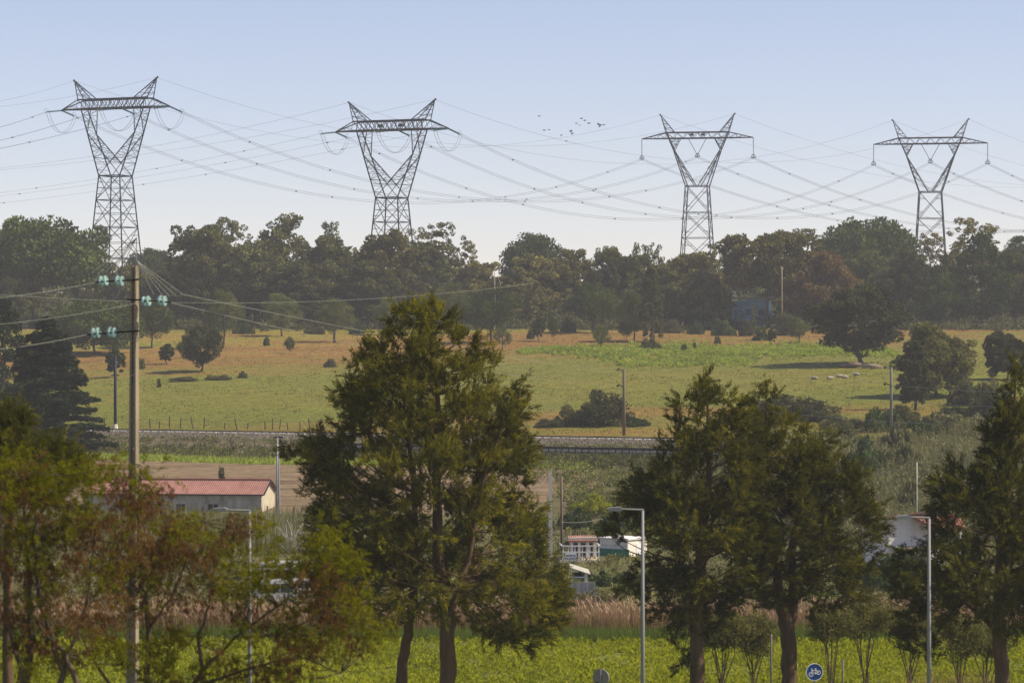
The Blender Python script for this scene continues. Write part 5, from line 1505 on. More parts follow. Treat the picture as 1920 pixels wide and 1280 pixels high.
cable(at(1671, 750, 287), at(2150, 764, 270), .35, .028, 'middle wire running right from the pale pole', 'wire_light', group=GW)
cable(at(1450, 772, 290), at(2150, 797, 270), .6, .028, 'lowest wire crossing behind the dark feathery trees at the right', 'wire_light', group=GW)
cable(at(1660, 715, 287), at(1600, 694, 400), .8, .02, 'thin slack wire from the pale pole up to the round tree', 'wire_light', group=GW)
cable(at(216, 672, 324), at(-100, 682, 332), .5, .018, 'faint wire running left from the steel railway pole', 'wire_light', group=GW)
cable(at(1166, 722, 298), at(1010, 742, 304), .6, .014, 'faint wire running left from the railway pole over the sloping bush', 'wire_light', group=GW)
simple_pole(1466, 512, 500, .12, .10, 'concrete', 'wooden_post', 'pale tall post standing in front of the olive oak by the blue building', None, None)
def two_leg(root, H):
    MB().tube([(.22, .1, -.2), (.12, .02, H * .98)], [.09, .07], 6).build('second_leg', M['steel_light'], root)
    MB().box((.12, 0, H + .02), (.75, .1, .12)).build('crossarm', M['dark'], root)
simple_pole(519, 238, 820, .10, .08, 'steel_light', 'garden_pole', 'slim twin legged pole at the gable of the red roofed shed', 'poles among the gardens', two_leg, lean=.05)
def conc(root, H):
    MB().box((.08, -.0, H * .93), (.24, .12, .10)).build('bracket', M['concrete_pale'], root)
    MB().tube([(.02, 0, H - .05), (.02, 0, H + .22)], .05, 6).build('finial', M['steel_light'], root)
rt, bb, H_ = simple_pole(1032, 184, 884, .215, .12, 'concrete_pale', 'concrete_post', 'pale concrete post left of the little kiosk', 'poles among the gardens', conc, n=4)
cable(bb + Vector((0, 0, H_ - .1)), at(940, 985, 180), .15, .028, 'pale stay wire slanting left from the pale concrete post', 'sheet' if False else 'wire_light', group='wires among the gardens', name='stay_wire')
simple_pole(1053, 196, 893, .09, .08, 'wood_pole', 'wooden_post', 'brown wooden post between pale concrete post and kiosk', 'poles among the gardens')
simple_pole(1719, 205, 866, .055, .045, 'sheet', 'garden_pole', 'thin pale pole behind the white shed at the right', 'poles among the gardens')
cable(at(1719, 868, 205), at(1600, 890, 205), .25, .022, 'pale wire running left from the thin pole behind the white shed', 'wire_light', group='wires among the gardens')
cable(at(1052, 978, 195), at(1130, 972, 196), .12, .03, 'slack pale line strung behind the kiosk roof', 'wire_light', group='wires among the gardens', name='slack_line')

# rail side fences: posts and wires
def fence(pts, label, h=1.15, name='wire_fence'):
    root = thing(name, label, 'fence', pts[0])
    me = MB().tube([(0, 0, -.1), (0, 0, h)], [.07, .06], 5); me = mesh('post', np.array(me.v), me.f, M['post'])
    for p in pts:
        o = obj('post', me, root, p - pts[0]); o.rotation_euler = (rng.normal(0, .07), rng.normal(0, .1), rng.uniform(0, 6)); o.scale = (1, 1, rng.uniform(.6, 1.2))
    for z_ in (.5, .9):
        MB().tube([p - pts[0] + Vector((0, 0, z_)) for p in pts], .008, 3).build('wire', M['wire'], root)
px_ = [176, 197, 216, 252, 282, 299, 318, 338, 362, 382, 421, 444, 464, 497, 511, 524, 540, 563, 581, 600, 640, 680]
pts = []
for p in px_:
    X = (p - 960) * 322 / F; Y = float(yr(X)) + 6.5; X = (p - 960) * Y / F
    pts.append(Vector((X, Y, float(gz(X, Y)))))
fence(pts, 'line of small dark posts along the meadow edge above the ballast')
px_ = [312, 375, 385, 434, 438, 479, 560]
pts = []
for p in px_:
    X = (p - 960) * 302 / F; Y = float(yr(X)) - 12; X = (p - 960) * Y / F
    pts.append(Vector((X, Y, float(gz(X, Y)))))
fence(pts, 'leaning old posts on the weedy bank below the ballast', 1.3)
pts = [gp(p, 222) for p in (500, 512, 527, 545, 560, 575, 592)]
fence(pts, 'garden fence of thin pale posts right of the shed', 1.7, 'garden_fence')

# ------------------------------------------------------------------ buildings and garden things
def long_shed():
    d = 243.0; s = d / F
    xr_, xl = (490 - 960) * s, (150 - 960) * s
    b = Vector((xr_, d, float(gz(xr_, d)) - .2))
    root = thing('farm_shed', 'long low grey shed with pinkish red corrugated roof and two openings', 'shed', b, R(-7))
    Ln = (xr_ - xl) / math.cos(R(7)); Wd = 5.6
    ze = ZC + (640 - 926) * s - b.z; zr = ze + 1.0
    # front wall built around its openings
    ops = [((335 - 490) * s, 18.5 * s), ((397 - 490) * s, 19 * s), ((248 - 490) * s, 18 * s)]
    zo0, zo1 = ZC + (640 - 957) * s - b.z, ZC + (640 - 945.5) * s - b.z
    mb = MB(); edges = sorted([(-Ln, None)] + [(c - w / 2, c + w / 2) for c, w in ops])
    xs = [-Ln]
    for c, w in sorted(ops): xs += [c - w / 2, c + w / 2]
    xs.append(0)
    for i in range(len(xs) - 1):
        x0, x1 = xs[i], xs[i + 1]
        if i % 2 == 0: mb.box(((x0 + x1) / 2, .1, ze / 2), (x1 - x0, .2, ze))
        else:
            mb.box(((x0 + x1) / 2, .1, zo0 / 2), (x1 - x0, .2, zo0)); mb.box(((x0 + x1) / 2, .1, (zo1 + ze) / 2), (x1 - x0, .2, ze - zo1))
    mb.build('front_wall', M['render_wall'], root)
    MB().box((-Ln / 2, Wd - .1, ze / 2), (Ln, .2, ze)).build('back_wall', M['render_wall'], root)
    for x, m_ in ((-.1, 'gable'), (-Ln + .1, 'render_wall')):
        g = MB(); V = [Vector((x + dx, y, z)) for dx in (-.1, .102) for y, z in ((.2, 0), (Wd - .2, 0), (Wd - .2, ze), (Wd / 2, zr - .06), (.2, ze))]
        g.add(V, [(0, 1, 2, 3, 4), (9, 8, 7, 6, 5)] + [(i, 5 + i, 5 + (i + 1) % 5, (i + 1) % 5) for i in range(5)]); g.build('gable_wall', M[m_], root)
    for c, w in ops:
        win = MB().box((c, .22, (zo0 + zo1) / 2), (w, .03, zo1 - zo0)).build('window', M['opening'], root)
        MB().box((c, .06, zo0 - .03), (w + .1, .16, .06)).build('sill', M['render_wall'], win)
        MB().box((c, .18, (zo0 + zo1) / 2), (.05, .05, zo1 - zo0)).build('mullion', M['grey_board'], win)
    # corrugated roof sheets, each sheet with its own waves and overlap
    for side in (0, 1):
        nS = 15; sw = (Ln + .5) / nS
        for k in range(nS):
            V = []; f = []; nw = 12
            for i in range(nw + 1):
                x = -Ln - .25 + k * sw + sw * i / nw * 1.0; wv = .03 * math.cos(i * math.pi) + .008 * (k % 2)
                y0, y1 = (-.25, Wd / 2) if side == 0 else (Wd + .25, Wd / 2)
                V += [Vector((x, y0, ze + .02 - .07 + wv)), Vector((x, y1, zr + .04 + wv))]
            for i in range(nw): f.append((2 * i, 2 * i + 2, 2 * i + 3, 2 * i + 1))
            MB().add(V, f).build('roof_sheet', M['roof'], root)
    MB().box((-Ln / 2, Wd / 2, zr + .10), (Ln + .5, .34, .09)).build('roof_ridge', M['roof_ridge'], root)
    MB().box((-Ln / 2, -.27, ze - .06), (Ln + .5, .04, .10)).build('eave_board', M['dark'], root)
    for sy in (0, 1):
        y0 = -.26 if sy == 0 else Wd + .26
        MB().tube([Vector((.27, y0, ze - .06)), Vector((.27, Wd / 2, zr + .03))], .06, 4).build('verge_board', M['dark'], root)
long_shed()

def kiosk():
    d = 187.0; s = d / F
    b = at(1090, 1062, d); b.z = float(gz(b.x, d)) - .3
    X = lambda px: (px - 1090) * s
    Z = lambda py: ZC + (640 - py) * s - b.z
    root = thing('kiosk', 'small white railed kiosk with pinkish tiled roof on a beige plinth', 'kiosk', b, R(3))
    MB().box(((X(1050) + X(1125)) / 2, 1.2, Z(1049) / 2), (X(1125) - X(1050), 2.6, Z(1049))).build('plinth', M['beige'], root)
    for px in (1056, 1065.5, 1078, 1092, 1106, 1123):
        MB().box((X(px), .0, (Z(1049) + Z(1022)) / 2), (.07, .07, Z(1022) - Z(1049))).build('railing_post', M['white'], root)
    for py in (1023, 1034.5):
        MB().box(((X(1054) + X(1125)) / 2, -.04, Z(py)), (X(1125) - X(1054), .05, .075)).build('rail', M['white'], root)
    for px in (1125, 1054):
        MB().box((X(px), 1.1, Z(1023)), (.06, 2.2, .07)).build('rail', M['white'], root)
    for px in (1074, 1088, 1104, 1118):
        MB().box((X(px), .9, (Z(1049) + Z(1012)) / 2), (.17, .17, Z(1012) - Z(1049))).build('column', M['white_wall'], root)
    MB().box((X(1097), 2.1, (Z(1049) + Z(1016)) / 2), (X(1122) - X(1070), .12, Z(1016) - Z(1049))).build('back_wall', M['grey_board'], root)
    for px in (1083, 1097, 1111):
        MB().box((X(px), 2.02, (Z(1046) + Z(1022)) / 2), (.34, .05, Z(1022) - Z(1046))).build('window', M['glass_dark'], root)
    rf = MB().poly([(X(1064), Z(1015)), (X(1123), Z(1015)), (X(1121), Z(1008)), (X(1069), Z(1009))], .5, 2.5).build('roof', M['sheet'], root)
    nT = 14
    for i in range(nT):
        x = X(1066) + (X(1121) - X(1066)) * (i + .5) / nT
        MB().tube([(x, .38, Z(1015)), (x, 1.4, Z(1009) + .05)], .075, 6).build('tile', M['tile'], rf)
    MB().box((X(1132), .4, Z(1060)), (X(1150) - X(1112), 1.6, .12)).build('terrace_slab', M['sheet'], root)
kiosk()
d = 184.5; b = gp(1070.5, d); s = d / F
root = thing('notice_board', 'small white notice board with two lines of lettering in front of the kiosk', 'sign', b, R(3))
zc = ZC + (640 - 1043.5) * s - b.z
MB().box((0, 0, zc), (21 * s, .04, 14 * s)).build('board', M['sign_white'], root)
for sx in (-.26, .26): MB().box((sx, .06, zc / 2), (.05, .05, zc)).build('post', M['grey_board'], root)
def text(body, size, parent, loc, m, name='lettering'):
    cu = bpy.data.curves.new(name, 'FONT'); cu.body = body; cu.size = size; cu.align_x = 'CENTER'; cu.align_y = 'CENTER'; cu.extrude = .004; cu.offset = size * .02
    tmp = bpy.data.objects.new(name, cu); COL.objects.link(tmp)
    bpy.context.view_layer.update()
    me = bpy.data.meshes.new_from_object(tmp.evaluated_get(bpy.context.evaluated_depsgraph_get()))
    bpy.data.objects.remove(tmp)
    me.materials.clear(); me.materials.append(m)
    o = obj(name, me, parent, loc); o.rotation_euler = (R(90), 0, 0)
    return o
text('HORTA', .19, root, (0, -.026, zc + .09), M['black']); text('DA JUNTA', .17, root, (0, -.026, zc - .11), M['black'])

def hut():
    d = 193.0; s = d / F
    b = at(1177, 1058, d); b.z = float(gz(b.x, d)) - .2
    root = thing('white_hut', 'flat white hut with pale corner and green base strip right of the kiosk', 'hut', b, R(-38))
    Hh = ZC + (640 - 1012) * s - b.z
    mb = MB().box((-1.15, 1.1, Hh / 2), (2.3, 2.2, Hh)); mb.build('walls', M['white_wall'], root)
    MB().box((-1.15, 1.1, Hh + .05), (2.5, 2.4, .10)).build('roof', M['white'], root)
    for z_ in (Hh * .38, Hh * .68):
        MB().box((-1.15, -.012, z_), (2.28, .02, .025)).build('panel_joint', M['grey_board'], root)
    MB().box((.012, 1.3, Hh * .45), (.03, .7, Hh * .72)).build('door', M['white'], root)
    for i in range(7): MB().box((-2.25 + i * .38, -.14, .42), (.36, .05, .55)).build('green_panel', M['green_paint'], root)
hut()
def small_roofs():
    d = 163.0; s = d / F
    b = gp(1085, d); Z = lambda py: ZC + (640 - py) * s - b.z; X = lambda px: (px - 1085) * s
    root = thing('small_shelter', 'little shelter with pale sloping sheet roof in front of the kiosk', 'shelter', b)
    rf = MB(); V = [Vector((X(1068), -.3, Z(1062))), Vector((X(1107), -.5, Z(1074.5))), Vector((X(1104), .9, Z(1069))), Vector((X(1069), .9, Z(1058)))]
    rf.add(V + [v + Vector((0, 0, -.05)) for v in V], [(0, 1, 2, 3), (7, 6, 5, 4), (0, 4, 5, 1), (1, 5, 6, 2), (2, 6, 7, 3), (3, 7, 4, 0)]); rf.build('roof', M['sheet'], root)
    for px, y in ((1072, -.2), (1100, -.35), (1074, .8), (1098, .8)):
        zt_ = Z(1064 if px < 1080 else 1073)
        MB().box((X(px), y, zt_ / 2), (.07, .07, zt_)).build('post', M['white'], root)
    MB().box((X(1082), .35, Z(1079)), (.55, .5, .30)).build('box', M['black'], root)
    MB().box((X(1084), -.1, Z(1081)), (.85, .5, .05)).build('shelf', M['white'], root)
    root = thing('board_fence', 'short fence of upright grey boards beside the flowering shrubs', 'fence', gp(1090, 157.5)); b2 = gp(1090, 157.5)
    for i in range(13): MB().box((-.72 + i * .12, rng.normal(0, .01), .55 + rng.normal(0, .02)), (.105, .025, 1.1)).build('board', M['grey_board'], root)
    d = 168.0; s = d / F; b = gp(520, d); Z = lambda py: ZC + (640 - py) * s - b.z; X = lambda px: (px - 520) * s
    root = thing('carport', 'low carport with pale edged flat roof above the white van', 'carport', b)
    MB().box((X(515), 1.4, Z(1066)), (X(548) - X(482), 3.0, .10)).build('roof', M['sheet'], root)
    MB().box((X(520), 1.2, Z(1057)), (X(560) - X(496), 2.4, .06)).build('upper_roof', M['grey_board'], root)
    MB().box((X(518), 2.6, Z(1066) / 2), (X(545) - X(492), .08, Z(1066))).build('back_wall', M['opening'], root)  # near-black panel, paints in the shade under the carport roof
    for px, y in ((485, 0), (546, 0), (485, 2.7), (546, 2.7)):
        MB().box((X(px), y, Z(1066) / 2), (.09, .09, Z(1066))).build('post', M['wood_pole'], root)
small_roofs()

def van():
    d = 157.0; s = d / F
    b = gp(534, d); root = thing('white_van', 'small white van parked under the carport behind the thin foreground tree', 'van', b, R(14))
    Hv = ZC + (640 - 1086) * s - b.z
    k = Hv / 1.8
    body = [(-1.55, .35), (-1.62, .9), (-1.5, 1.1), (-1.28, 1.62), (-1.0, 1.78), (1.5, 1.8), (1.62, 1.6), (1.68, .9), (1.68, .35)]
    body = [(x * 1.0, z * k) for x, z in body]
    MB().poly(body, -.8, .8).build('body', M['van_white'], root)
    for pts in ([(-1.38, 1.0), (-1.12, 1.55), (-.45, 1.6), (-.45, 1.0)], [(-.32, 1.0), (-.32, 1.6), (.5, 1.6), (.5, 1.0)], [(.63, 1.0), (.63, 1.6), (1.45, 1.58), (1.5, 1.0)]):
        MB().poly([(x, z * k) for x, z in pts], -.815, -.79).build('window', M['glass_dark'], root)
    MB().box((.06, -.81, .62 * k), (.04, .02, .5 * k)).build('door_handle', M['dark'], root)
    for x in (-1.0, 1.05):
        for y in (-.72, .72):
            Mx = Matrix.Translation((x, y, .32)) @ Matrix.Rotation(R(90), 4, 'X')
            w = MB().lathe([(.18, -.1), (.32, -.09), (.33, 0), (.32, .09), (.18, .1)], 16, Mx).build('wheel', M['tyre'], root)
            MB().lathe([(.05, -.105), (.17, -.1), (.17, .1), (.05, .105)], 12, Mx).build('rim', M['steel_light'], w)
    for y in (-.6, .6): MB().box((-1.6, y, .72 * k), (.08, .25, .16)).build('headlight', M['sheet'], root)
    MB().box((-1.62, 0, .42 * k), (.12, 1.6, .16)).build('bumper', M['dark'], root)
van()
# pale sacks heaped beside the van
for i in range(9):
    px = 556 + rng.uniform(-10, 26); py = rng.uniform(1092, 1112); p = at(px, py, 156 + rng.uniform(0, 2))
    p.z = max(p.z, float(gz(p.x, p.y)) + .1)
def sack_heap():
    base = gp(566, 155)
    k = 0
    for lv, n_ in ((0, 5), (1, 4), (2, 3), (3, 2)):
        for i in range(n_):
            mb = MB(); w = .42
            prof = [(.04, -.15), (.16, -.14), (.23, -.05), (.235, .03), (.18, .11), (.04, .14)]
            Mx = Matrix.Rotation(rng.uniform(0, 3), 4, 'Z') @ Matrix.Diagonal((1.15, .8, .95, 1))
            mb.lathe(prof, 10, Mx)
            o = mb.build('sack', M['sheet'] if k % 3 else M['white'], None, smooth=True)
            o.location = base + Vector(((i - (n_ - 1) / 2) * w + rng.normal(0, .03), rng.normal(0, .04), .15 + .27 * lv))
            tag(o, f"pale lumpy sack, {('bottom row', 'second row', 'third row', 'top row')[lv]} of the heap by the van, {('leftmost', 'second from left', 'third from left', 'fourth from left', 'fifth from left')[i]}", 'sack', 'sacks heaped beside the van'); k += 1
sack_heap()

def white_shed():
    d = 178.0; s = d / F
    b = gp(1666, d, -.2); Z = lambda py: ZC + (640 - py) * s - b.z; X = lambda px: (px - 1666) * s
    root = thing('white_shed', 'white lime washed shed with brown edged sloping roof, partly behind the right lamp', 'shed', b, R(16))
    z0, z1 = Z(971), Z(962)
    w_ = MB(); zr_ = Z(961)
    w_.add([Vector((0, 0, 0)), Vector((X(1765), 0, 0)), Vector((X(1765), 0, zr_)), Vector((0, 0, z0)), Vector((0, 4.2, 0)), Vector((X(1765), 4.2, 0)), Vector((X(1765), 4.2, zr_ - .68)), Vector((0, 4.2, z0 - .68))],
           [(0, 1, 2, 3), (5, 4, 7, 6), (4, 0, 3, 7), (1, 5, 6, 2), (3, 2, 6, 7), (0, 4, 5, 1)])
    w_.build('walls', M['white_wall'], root)
    rf = MB(); V = [Vector((X(1655), -.45, Z(970.5))), Vector((X(1775), -.45, Z(958))), Vector((X(1775), 4.6, Z(958) - .75)), Vector((X(1655), 4.6, Z(970.5) - .75))]
    rf.add(V + [v + Vector((0, 0, .13)) for v in V], [(3, 2, 1, 0), (4, 5, 6, 7), (0, 1, 5, 4), (1, 2, 6, 5), (2, 3, 7, 6), (3, 0, 4, 7)]); rf.build('roof', M['fascia'], root)
    MB().poly([(X(1708), Z(969)), (X(1770), Z(969)), (X(1770), Z(961)), (X(1752), Z(961.5)), (X(1708), Z(966))], -.1, -.002).build('upper_wall', M['white'], root)
    # stepped tile rows of the porch roof
    pr = MB(); V = [Vector((X(1708), -.12, Z(967.5))), Vector((X(1800), -.12, Z(967.5))), Vector((X(1800), -1.7, Z(990))), Vector((X(1738), -1.7, Z(990)))]
    pr.add(V + [v + Vector((0, 0, -.06)) for v in V], [(0, 3, 2, 1), (4, 5, 6, 7), (0, 1, 5, 4), (1, 2, 6, 5), (2, 3, 7, 6), (3, 0, 4, 7)]); po_ = pr.build('porch_roof', M['tile_orange'], root)
    for r_ in range(6):
        f0 = r_ / 6; f1 = (r_ + 1.08) / 6
        xl = X(1708) + (X(1738) - X(1708)) * f0
        y0, y1 = -.12 - 1.58 * f0, -.12 - 1.58 * f1; za, zb_ = Z(967.5) + (Z(990) - Z(967.5)) * f0, Z(967.5) + (Z(990) - Z(967.5)) * f1
        x = xl
        while x < X(1798):
            MB().tube([(x + .09, y0, za + .04), (x + .09, y1, zb_ + .06)], [.075, .095], 6).build('tile', M['tile_orange'], po_); x += .2
    for px in (1745, 1790): MB().box((X(px), -1.6, Z(990) / 2), (.12, .12, Z(990))).build('porch_post', M['white'], root)
    MB().box((X(1712), -.55, Z(1025.5)), (X(1752) - X(1672), 1.1, .09)).build('canopy', M['sheet'], root)
    MB().box((X(1712), -1.12, Z(1027)), (X(1752) - X(1672), .05, .13)).build('canopy_edge', M['tile'], root)
    MB().box((X(1660), 1.5, Z(975)), (.08, .08, .6)).build('gutter_end', M['fascia'], root)
white_shed()

def blue_building():
    d = 533.0; s = d / F
    b = gp(1405, d, -.2); Z = lambda py: ZC + (640 - py) * s - b.z; X = lambda px: (px - 1405) * s
    root = thing('blue_building', 'blue walled building with yellow pilaster half hidden in the wood', 'building', b)
    MB().poly([(X(1372), 0), (X(1446), 0), (X(1446), Z(564)), (X(1412), Z(559)), (X(1372), Z(566))], 0, 9).build('walls', M['blue_wall'], root)
    for px in (1413, 1392, 1440): MB().box((X(px), -.1, Z(570) / 2), (.62 if px == 1413 else .3, .2, Z(570))).build('pilaster', M['yellow_wall'] if px == 1413 else M['blue_wall'], root)
    MB().box((X(1409), 4.5, Z(559) + .12), (X(1450) - X(1368), 9.6, .25)).build('roof', M['grey_board'], root)
    for px in (1402, 1428): MB().box((X(px), -.03, Z(585)), (1.0, .1, 1.1)).build('window', M['glass_dark'], root)
blue_building()

# ------------------------------------------------------------------ street lamps and signs
def lamp(px, d, arm_py, dirx, arm_px, head_px, label, lean=0.0):
    s = d / F; b = gp(px, d); H = ZC + (640 - arm_py) * s - b.z
    root = thing('street_lamp', label, 'street lamp', b, 0, 'grey street lamps with flat heads')
    MB().tube([(0, 0, 0), (lean * .5, 0, H * .5), (lean, 0, H - .02)], [.085, .07, .05], 12).build('mast', M['mast'], root, smooth=True)
    MB().tube([(0, 0, 0), (0, 0, .05)], [.16, .16], 12).build('base_plate', M['mast'], root)
    a = arm_px * s; h = head_px * s
    MB().tube([(lean + .03 * -dirx, 0, H), (lean + dirx * a, -.05, H + .035)], [.035, .028], 8).build('arm', M['mast'], root)
    x0 = lean + dirx * a; x1 = x0 + dirx * h
    hd = MB()
    prof = [(x0 - dirx * .04, -.045), (x0 + dirx * .10, -.075), (x1 - dirx * .06, -.045), (x1, -.005), (x1 - dirx * .12, .05), (x0 + dirx * .05, .075), (x0 - dirx * .05, .035)]
    if dirx < 0: prof = prof[::-1]
    hd.poly([(x, H + .035 + z) for x, z in prof], -.15, .12); hd.build('lamp_head', M['mast'], root)
    MB().box(((x0 + x1) / 2, -.01, H - .03), (h * .6, .2, .02)).build('lens', M['sheet'], root)
lamp(1205, 100, 955.5, -1, 41, 27, 'middle street lamp standing in front of the dark feathery pair')
lamp(1742, 101, 970.5, -1, 37, 26, 'right street lamp in front of the white shed', .0)
lamp(468, 100, 957, -1, 44, 30, 'left street lamp rising behind the nearest thin tree')
simple_pole(1446, 111, 1188, .04, .035, 'post_grey', 'grey_post', 'slim grey post between the straight and the forked dark trunks', 'slim grey posts by the road')
simple_pole(1580, 109, 1236, .04, .035, 'post_grey', 'grey_post', 'slim grey post right of the bicycle sign', 'slim grey posts by the road')

def disc_sign(px, py, d, label, back, tilt):
    s = d / F; b = gp(px, d); z = ZC + (640 - py) * s - b.z; r = 16.3 * s
    root = thing('bicycle_sign' if not back else 'round_sign', label, 'road sign', b, tilt)
    py_ = .045 if not back else -.06
    MB().tube([(0, py_, 0), (0, py_, z + r * .96 if back else z + r * .5)], .03, 8).build('post', M['mast'], root)
    Mx = Matrix.Translation((0, 0, z)) @ Matrix.Rotation(R(90), 4, 'X')
    MB().lathe([(r, -.022), (r, .022), (r * .94, .022), (r * .94, -.016)], 40, Mx).build('rim', M['white' if not back else 'mast'], root)
    MB().lathe([(r * .94, -.012), (r * .94, .014)], 40, Mx).build('face', M['sign_back' if back else 'sign_blue'], root)
    if back:
        MB().box((-r * .52, -.022, z - r * .62), (.10, .012, .05)).build('sticker', M['black'], root)
        for zz in (.45, -.45): MB().box((0, -.03, z + r * zz), (.12, .05, .035)).build('clamp', M['mast'], root)
        return
    # white bicycle symbol, flat print laid just proud of the blue face
    t = [0]
    def bar(p, q, w=.022):
        p, q = Vector((p[0] * r, 0, p[1] * r)), Vector((q[0] * r, 0, q[1] * r))
        return [p, q], w
    sy = MB(); y = -.0175
    rotp = lambda x, zz: (x * math.cos(R(12)) - zz * math.sin(R(12)), x * math.sin(R(12)) + zz * math.cos(R(12)))
    def ring(cx, cz, rad, w):
        n = 24; V = []; f = []
        cx, cz = rotp(cx, cz)
        for i in range(n):
            a = 2 * math.pi * i / n
            for rr in (rad - w, rad): V.append(Vector(((cx + rr * math.cos(a)) * r, y, z + (cz + rr * math.sin(a)) * r)))
        for i in range(n): f.append((2 * i, 2 * i + 1, (2 * i + 3) % (2 * n), (2 * i + 2) % (2 * n)))
        sy.add(V, f)
    def line(x0, z0, x1, z1, w=.07):
        x0, z0 = rotp(x0, z0); x1, z1 = rotp(x1, z1)
        dx, dz = x1 - x0, z1 - z0; l = math.hypot(dx, dz); nx, nz = -dz / l * w / 2, dx / l * w / 2
        sy.add([Vector((a * r, y - .0005 * t[0], z + c * r)) for a, c in ((x0 - nx, z0 - nz), (x1 - nx, z1 - nz), (x1 + nx, z1 + nz), (x0 + nx, z0 + nz))], [(0, 1, 2, 3)]); t[0] += 1
    ring(-.46, -.16, .27, .075); ring(.46, -.16, .25, .075)
    line(-.46, -.16, -.22, .30, .08); line(-.22, .30, -.30, .42, .08); line(-.30, .42, -.16, .44, .07)       # fork and handlebar
    line(-.26, .22, .22, .20); line(-.24, .14, .06, -.18); line(.06, -.18, .22, .20); line(.06, -.18, .46, -.16); line(.22, .20, .46, -.16); line(.22, .20, .18, .34)
    line(.08, .36, .30, .36, .09); line(.0, -.20, .14, -.20, .12)
    o = sy.build('bicycle_symbol', M['sign_white'], root)
disc_sign(1527, 1259, 98, 'round blue sign with white bicycle beside the forked dark trunk', False, R(10))
disc_sign(1127, 1269.5, 97, 'back of a round grey road sign left of the middle lamp mast', True, R(-24))

# ------------------------------------------------------------------ sheep, logs, birds
def sheep_mesh():
    mb = MB()
    Mx = Matrix.Rotation(R(90), 4, 'Y')
    mb.lathe([(.05, -.62), (.24, -.56), (.34, -.35), (.37, 0), (.34, .3), (.27, .48), (.18, .58), (.13, .70), (.15, .80), (.12, .92), (.05, .98)], 12, Matrix.Translation((0, 0, .30)) @ Mx @ Matrix.Diagonal((.85, 1, 1, 1)))
    V = np.array(mb.v); hd = V[:, 0] > .5; V[hd, 2] += (V[hd, 0] - .5) * .55
    return mesh('body', V, mb.f, M['sheep'], smooth=True)
smesh = sheep_mesh()
leg_m = MB().tube([(0, 0, 0), (.16, 0, -.06), (.02, 0, -.11)], [.06, .05, .045], 6); leg_m = mesh('leg', np.array(leg_m.v), leg_m.f, M['sheep'])
ear_m = MB().poly([(0, 0), (.10, .03), (.12, -.02), (.02, -.05)], -.012, .012); ear_m = mesh('ear', np.array(ear_m.v), ear_m.f, M['sheep'])
SH = [(1527, 720, 2.6, 'pale sheep lying leftmost of the small flock under the round tree'), (1556, 720, .4, 'white sheep lying second in the row under the round tree'),
      (1574, 717, 3.3, 'pale sheep lying close left of its companion under the round tree'), (1584, 719, .2, 'cream sheep lying close right of its companion under the round tree'), (1606, 716, 2.9, 'brownish pale sheep lying nearest the trunk of the round tree')]
for px, py, rz, lab in SH:
    d = 385 + (py - 716) * -1.5
    p = gp(px, d); root = thing('sheep', lab, 'sheep', p, rz, 'sheep resting under the round tree'); root.scale = (.72, .72, .72)
    obj('body', smesh, root)
    for x, y in ((.3, -.24), (.3, .24), (-.42, -.26), (-.42, .26)): obj('leg', leg_m, root, (x, y, .12))
    for y in (-.11, .11): obj('ear', ear_m, root, (.66, y, .52), R(90) if y > 0 else R(-90))
for i, (px, L_, h_, a_, lab) in enumerate([(1590, 2.6, .35, .1, 'grey fallen log left of the round tree trunk'), (1602, 2.0, .8, .35, 'short log lying on top of the fallen log by the round tree'), (1632, 2.4, .5, -.25, 'pale log right of the round tree trunk'), (1643, 1.8, .25, .5, 'small pale branch log furthest right of the round tree trunk')]):
    p = gp(px, 403 - i, h_ * .6)
    mb = MB().tube([(-L_ / 2, 0, 0), (0, .1, .08), (L_ / 2, 0, .02)], [.34 * (.6 + h_ * .5), .3, .22], 9)
    mb.tube([(L_ * .2, 0, .1), (L_ * .3, .1, .5)], [.1, .05], 6)
    o = mb.build('log', M['wood_pole'] if i != 2 else M['concrete'], None, smooth=True); o.location = p; o.rotation_euler = (0, 0, a_)
    tag(o, lab, 'log', 'logs lying under the round tree')

bm_ = MB()
bm_.lathe([(.01, -.28), (.05, -.22), (.10, -.08), (.11, .05), (.075, .16), (.06, .2), (.055, .25), (.02, .31)], 8, Matrix.Rotation(R(90), 4, 'Y'))
bmesh_ = mesh('body', np.array(bm_.v), bm_.f, M['bird'], smooth=True)
def wing(sg, up):
    V = [Vector((.12, .03 * sg, .02)), Vector((-.10, .03 * sg, .02)), Vector((-.13, .30 * sg, .02 + .18 * up)), Vector((.08, .28 * sg, .03 + .18 * up)), Vector((-.16, .55 * sg, .02 + .20 * up)), Vector((-.04, .50 * sg, .03 + .22 * up))]
    W_ = [v + Vector((0, 0, .02)) for v in V]
    f = [(0, 1, 2, 3), (3, 2, 4, 5)]
    return mesh('wing', np.array([tuple(v) for v in V + W_]), f + [tuple(i + 6 for i in q[::-1]) for q in f] + [(0, 3, 9, 6), (3, 5, 11, 9), (5, 4, 10, 11), (4, 2, 8, 10), (2, 1, 7, 8), (1, 0, 6, 7)], M['bird'])
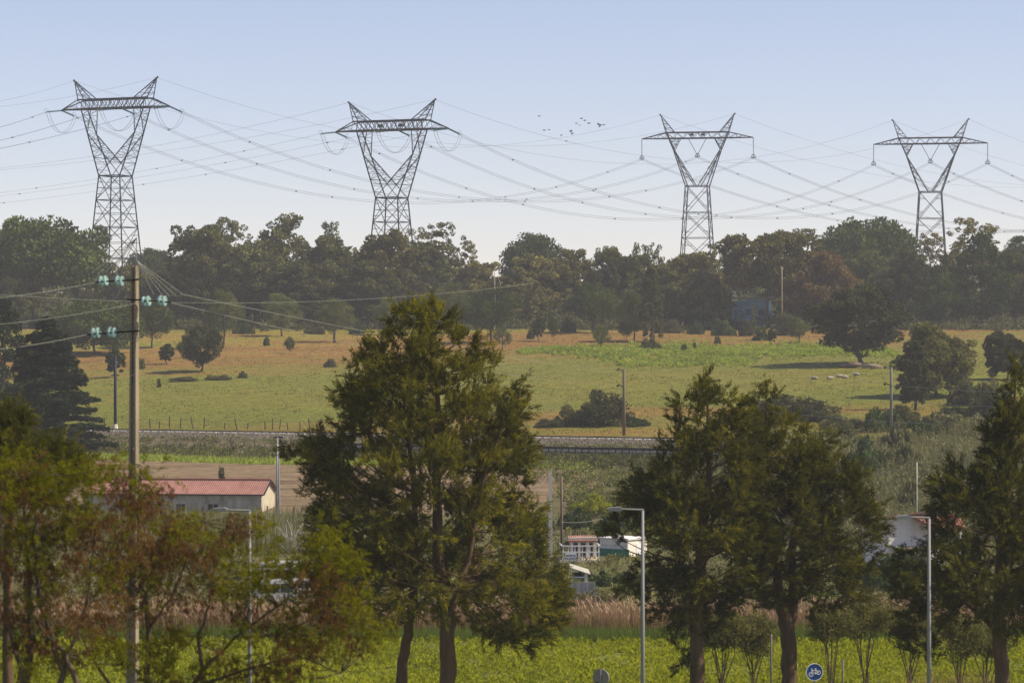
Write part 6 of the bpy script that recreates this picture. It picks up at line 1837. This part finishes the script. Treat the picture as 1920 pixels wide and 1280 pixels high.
wings = {(sg, k): wing(sg, u) for sg in (-1, 1) for k, u in enumerate((.2, .9, -.6))}
tl_me = MB().poly([(-.22, 0), (-.45, .02), (-.45, -.01)], -.07, .07); tl_me = mesh('tail', np.array(tl_me.v), tl_me.f, M['bird'])
BL = ['lone dark bird at the upper left of the flock', 'left bird of the low pair on the left side of the flock', 'faint right bird of the low pair on the left side of the flock',
      'faint bird low in the middle of the flock', 'lowest bird of the flock, close above the wires', 'upper bird of the close pair in the middle of the flock', 'lower bird of the close pair in the middle of the flock',
      'bird just left of the descending line of three', 'faintest bird under the descending line of three', 'topmost bird in the descending line of three', 'middle bird in the descending line of three', 'lowest bird in the descending line of three',
      'left bird of the tight trio at the right of the flock', 'largest darkest bird of the tight trio at the right', 'faint bird hanging below the tight trio at the right', 'rightmost bird of the whole flock']
for i, (cx, cy, sz) in enumerate([(250,150,.9),(365,470,1),(473,460,.8),(750,585,.9),(858,717,.9),(963,500,1.1),(993,553,.9),(1083,317,.85),(1160,357,.7),(1200,207,1.05),(1277,250,1),(1366,312,1.05),(1580,338,1),(1628,355,1.2),(1608,393,.7),(1707,350,.9)]):
    p = at(990 + cx / 12, 205 + cy / 12, 430 + rng.uniform(-15, 15))
    root = thing('bird', BL[i], 'bird', p, rng.uniform(-.6, .6) + 3.1, 'birds flying in a loose flock'); root.scale = (sz * .75,) * 3
    k = int(rng.integers(0, 3)); obj('body', bmesh_, root); obj('tail', tl_me, root)
    for sg in (-1, 1): obj('wing', wings[(sg, k)], root)

# a dead bleached trunk at the wood edge
p = gp(927, 519); root = thing('dead_tree', 'thin bleached dead trunk with a leaning branch against the dark wood', 'dead tree', p)
zt_ = ZC + (640 - 502) * 519 / F - p.z
MB().tube([(0, 0, 0), (.1, 0, zt_ * .5), (0, 0, zt_)], [.16, .12, .05], 6).build('trunk', M['pale_twig'], root)
MB().tube([(.1, 0, zt_ * .62), (.9, 0, zt_ * .8), (1.5, 0, zt_ * .55)], [.08, .07, .03], 5).build('branch', M['pale_twig'], root)
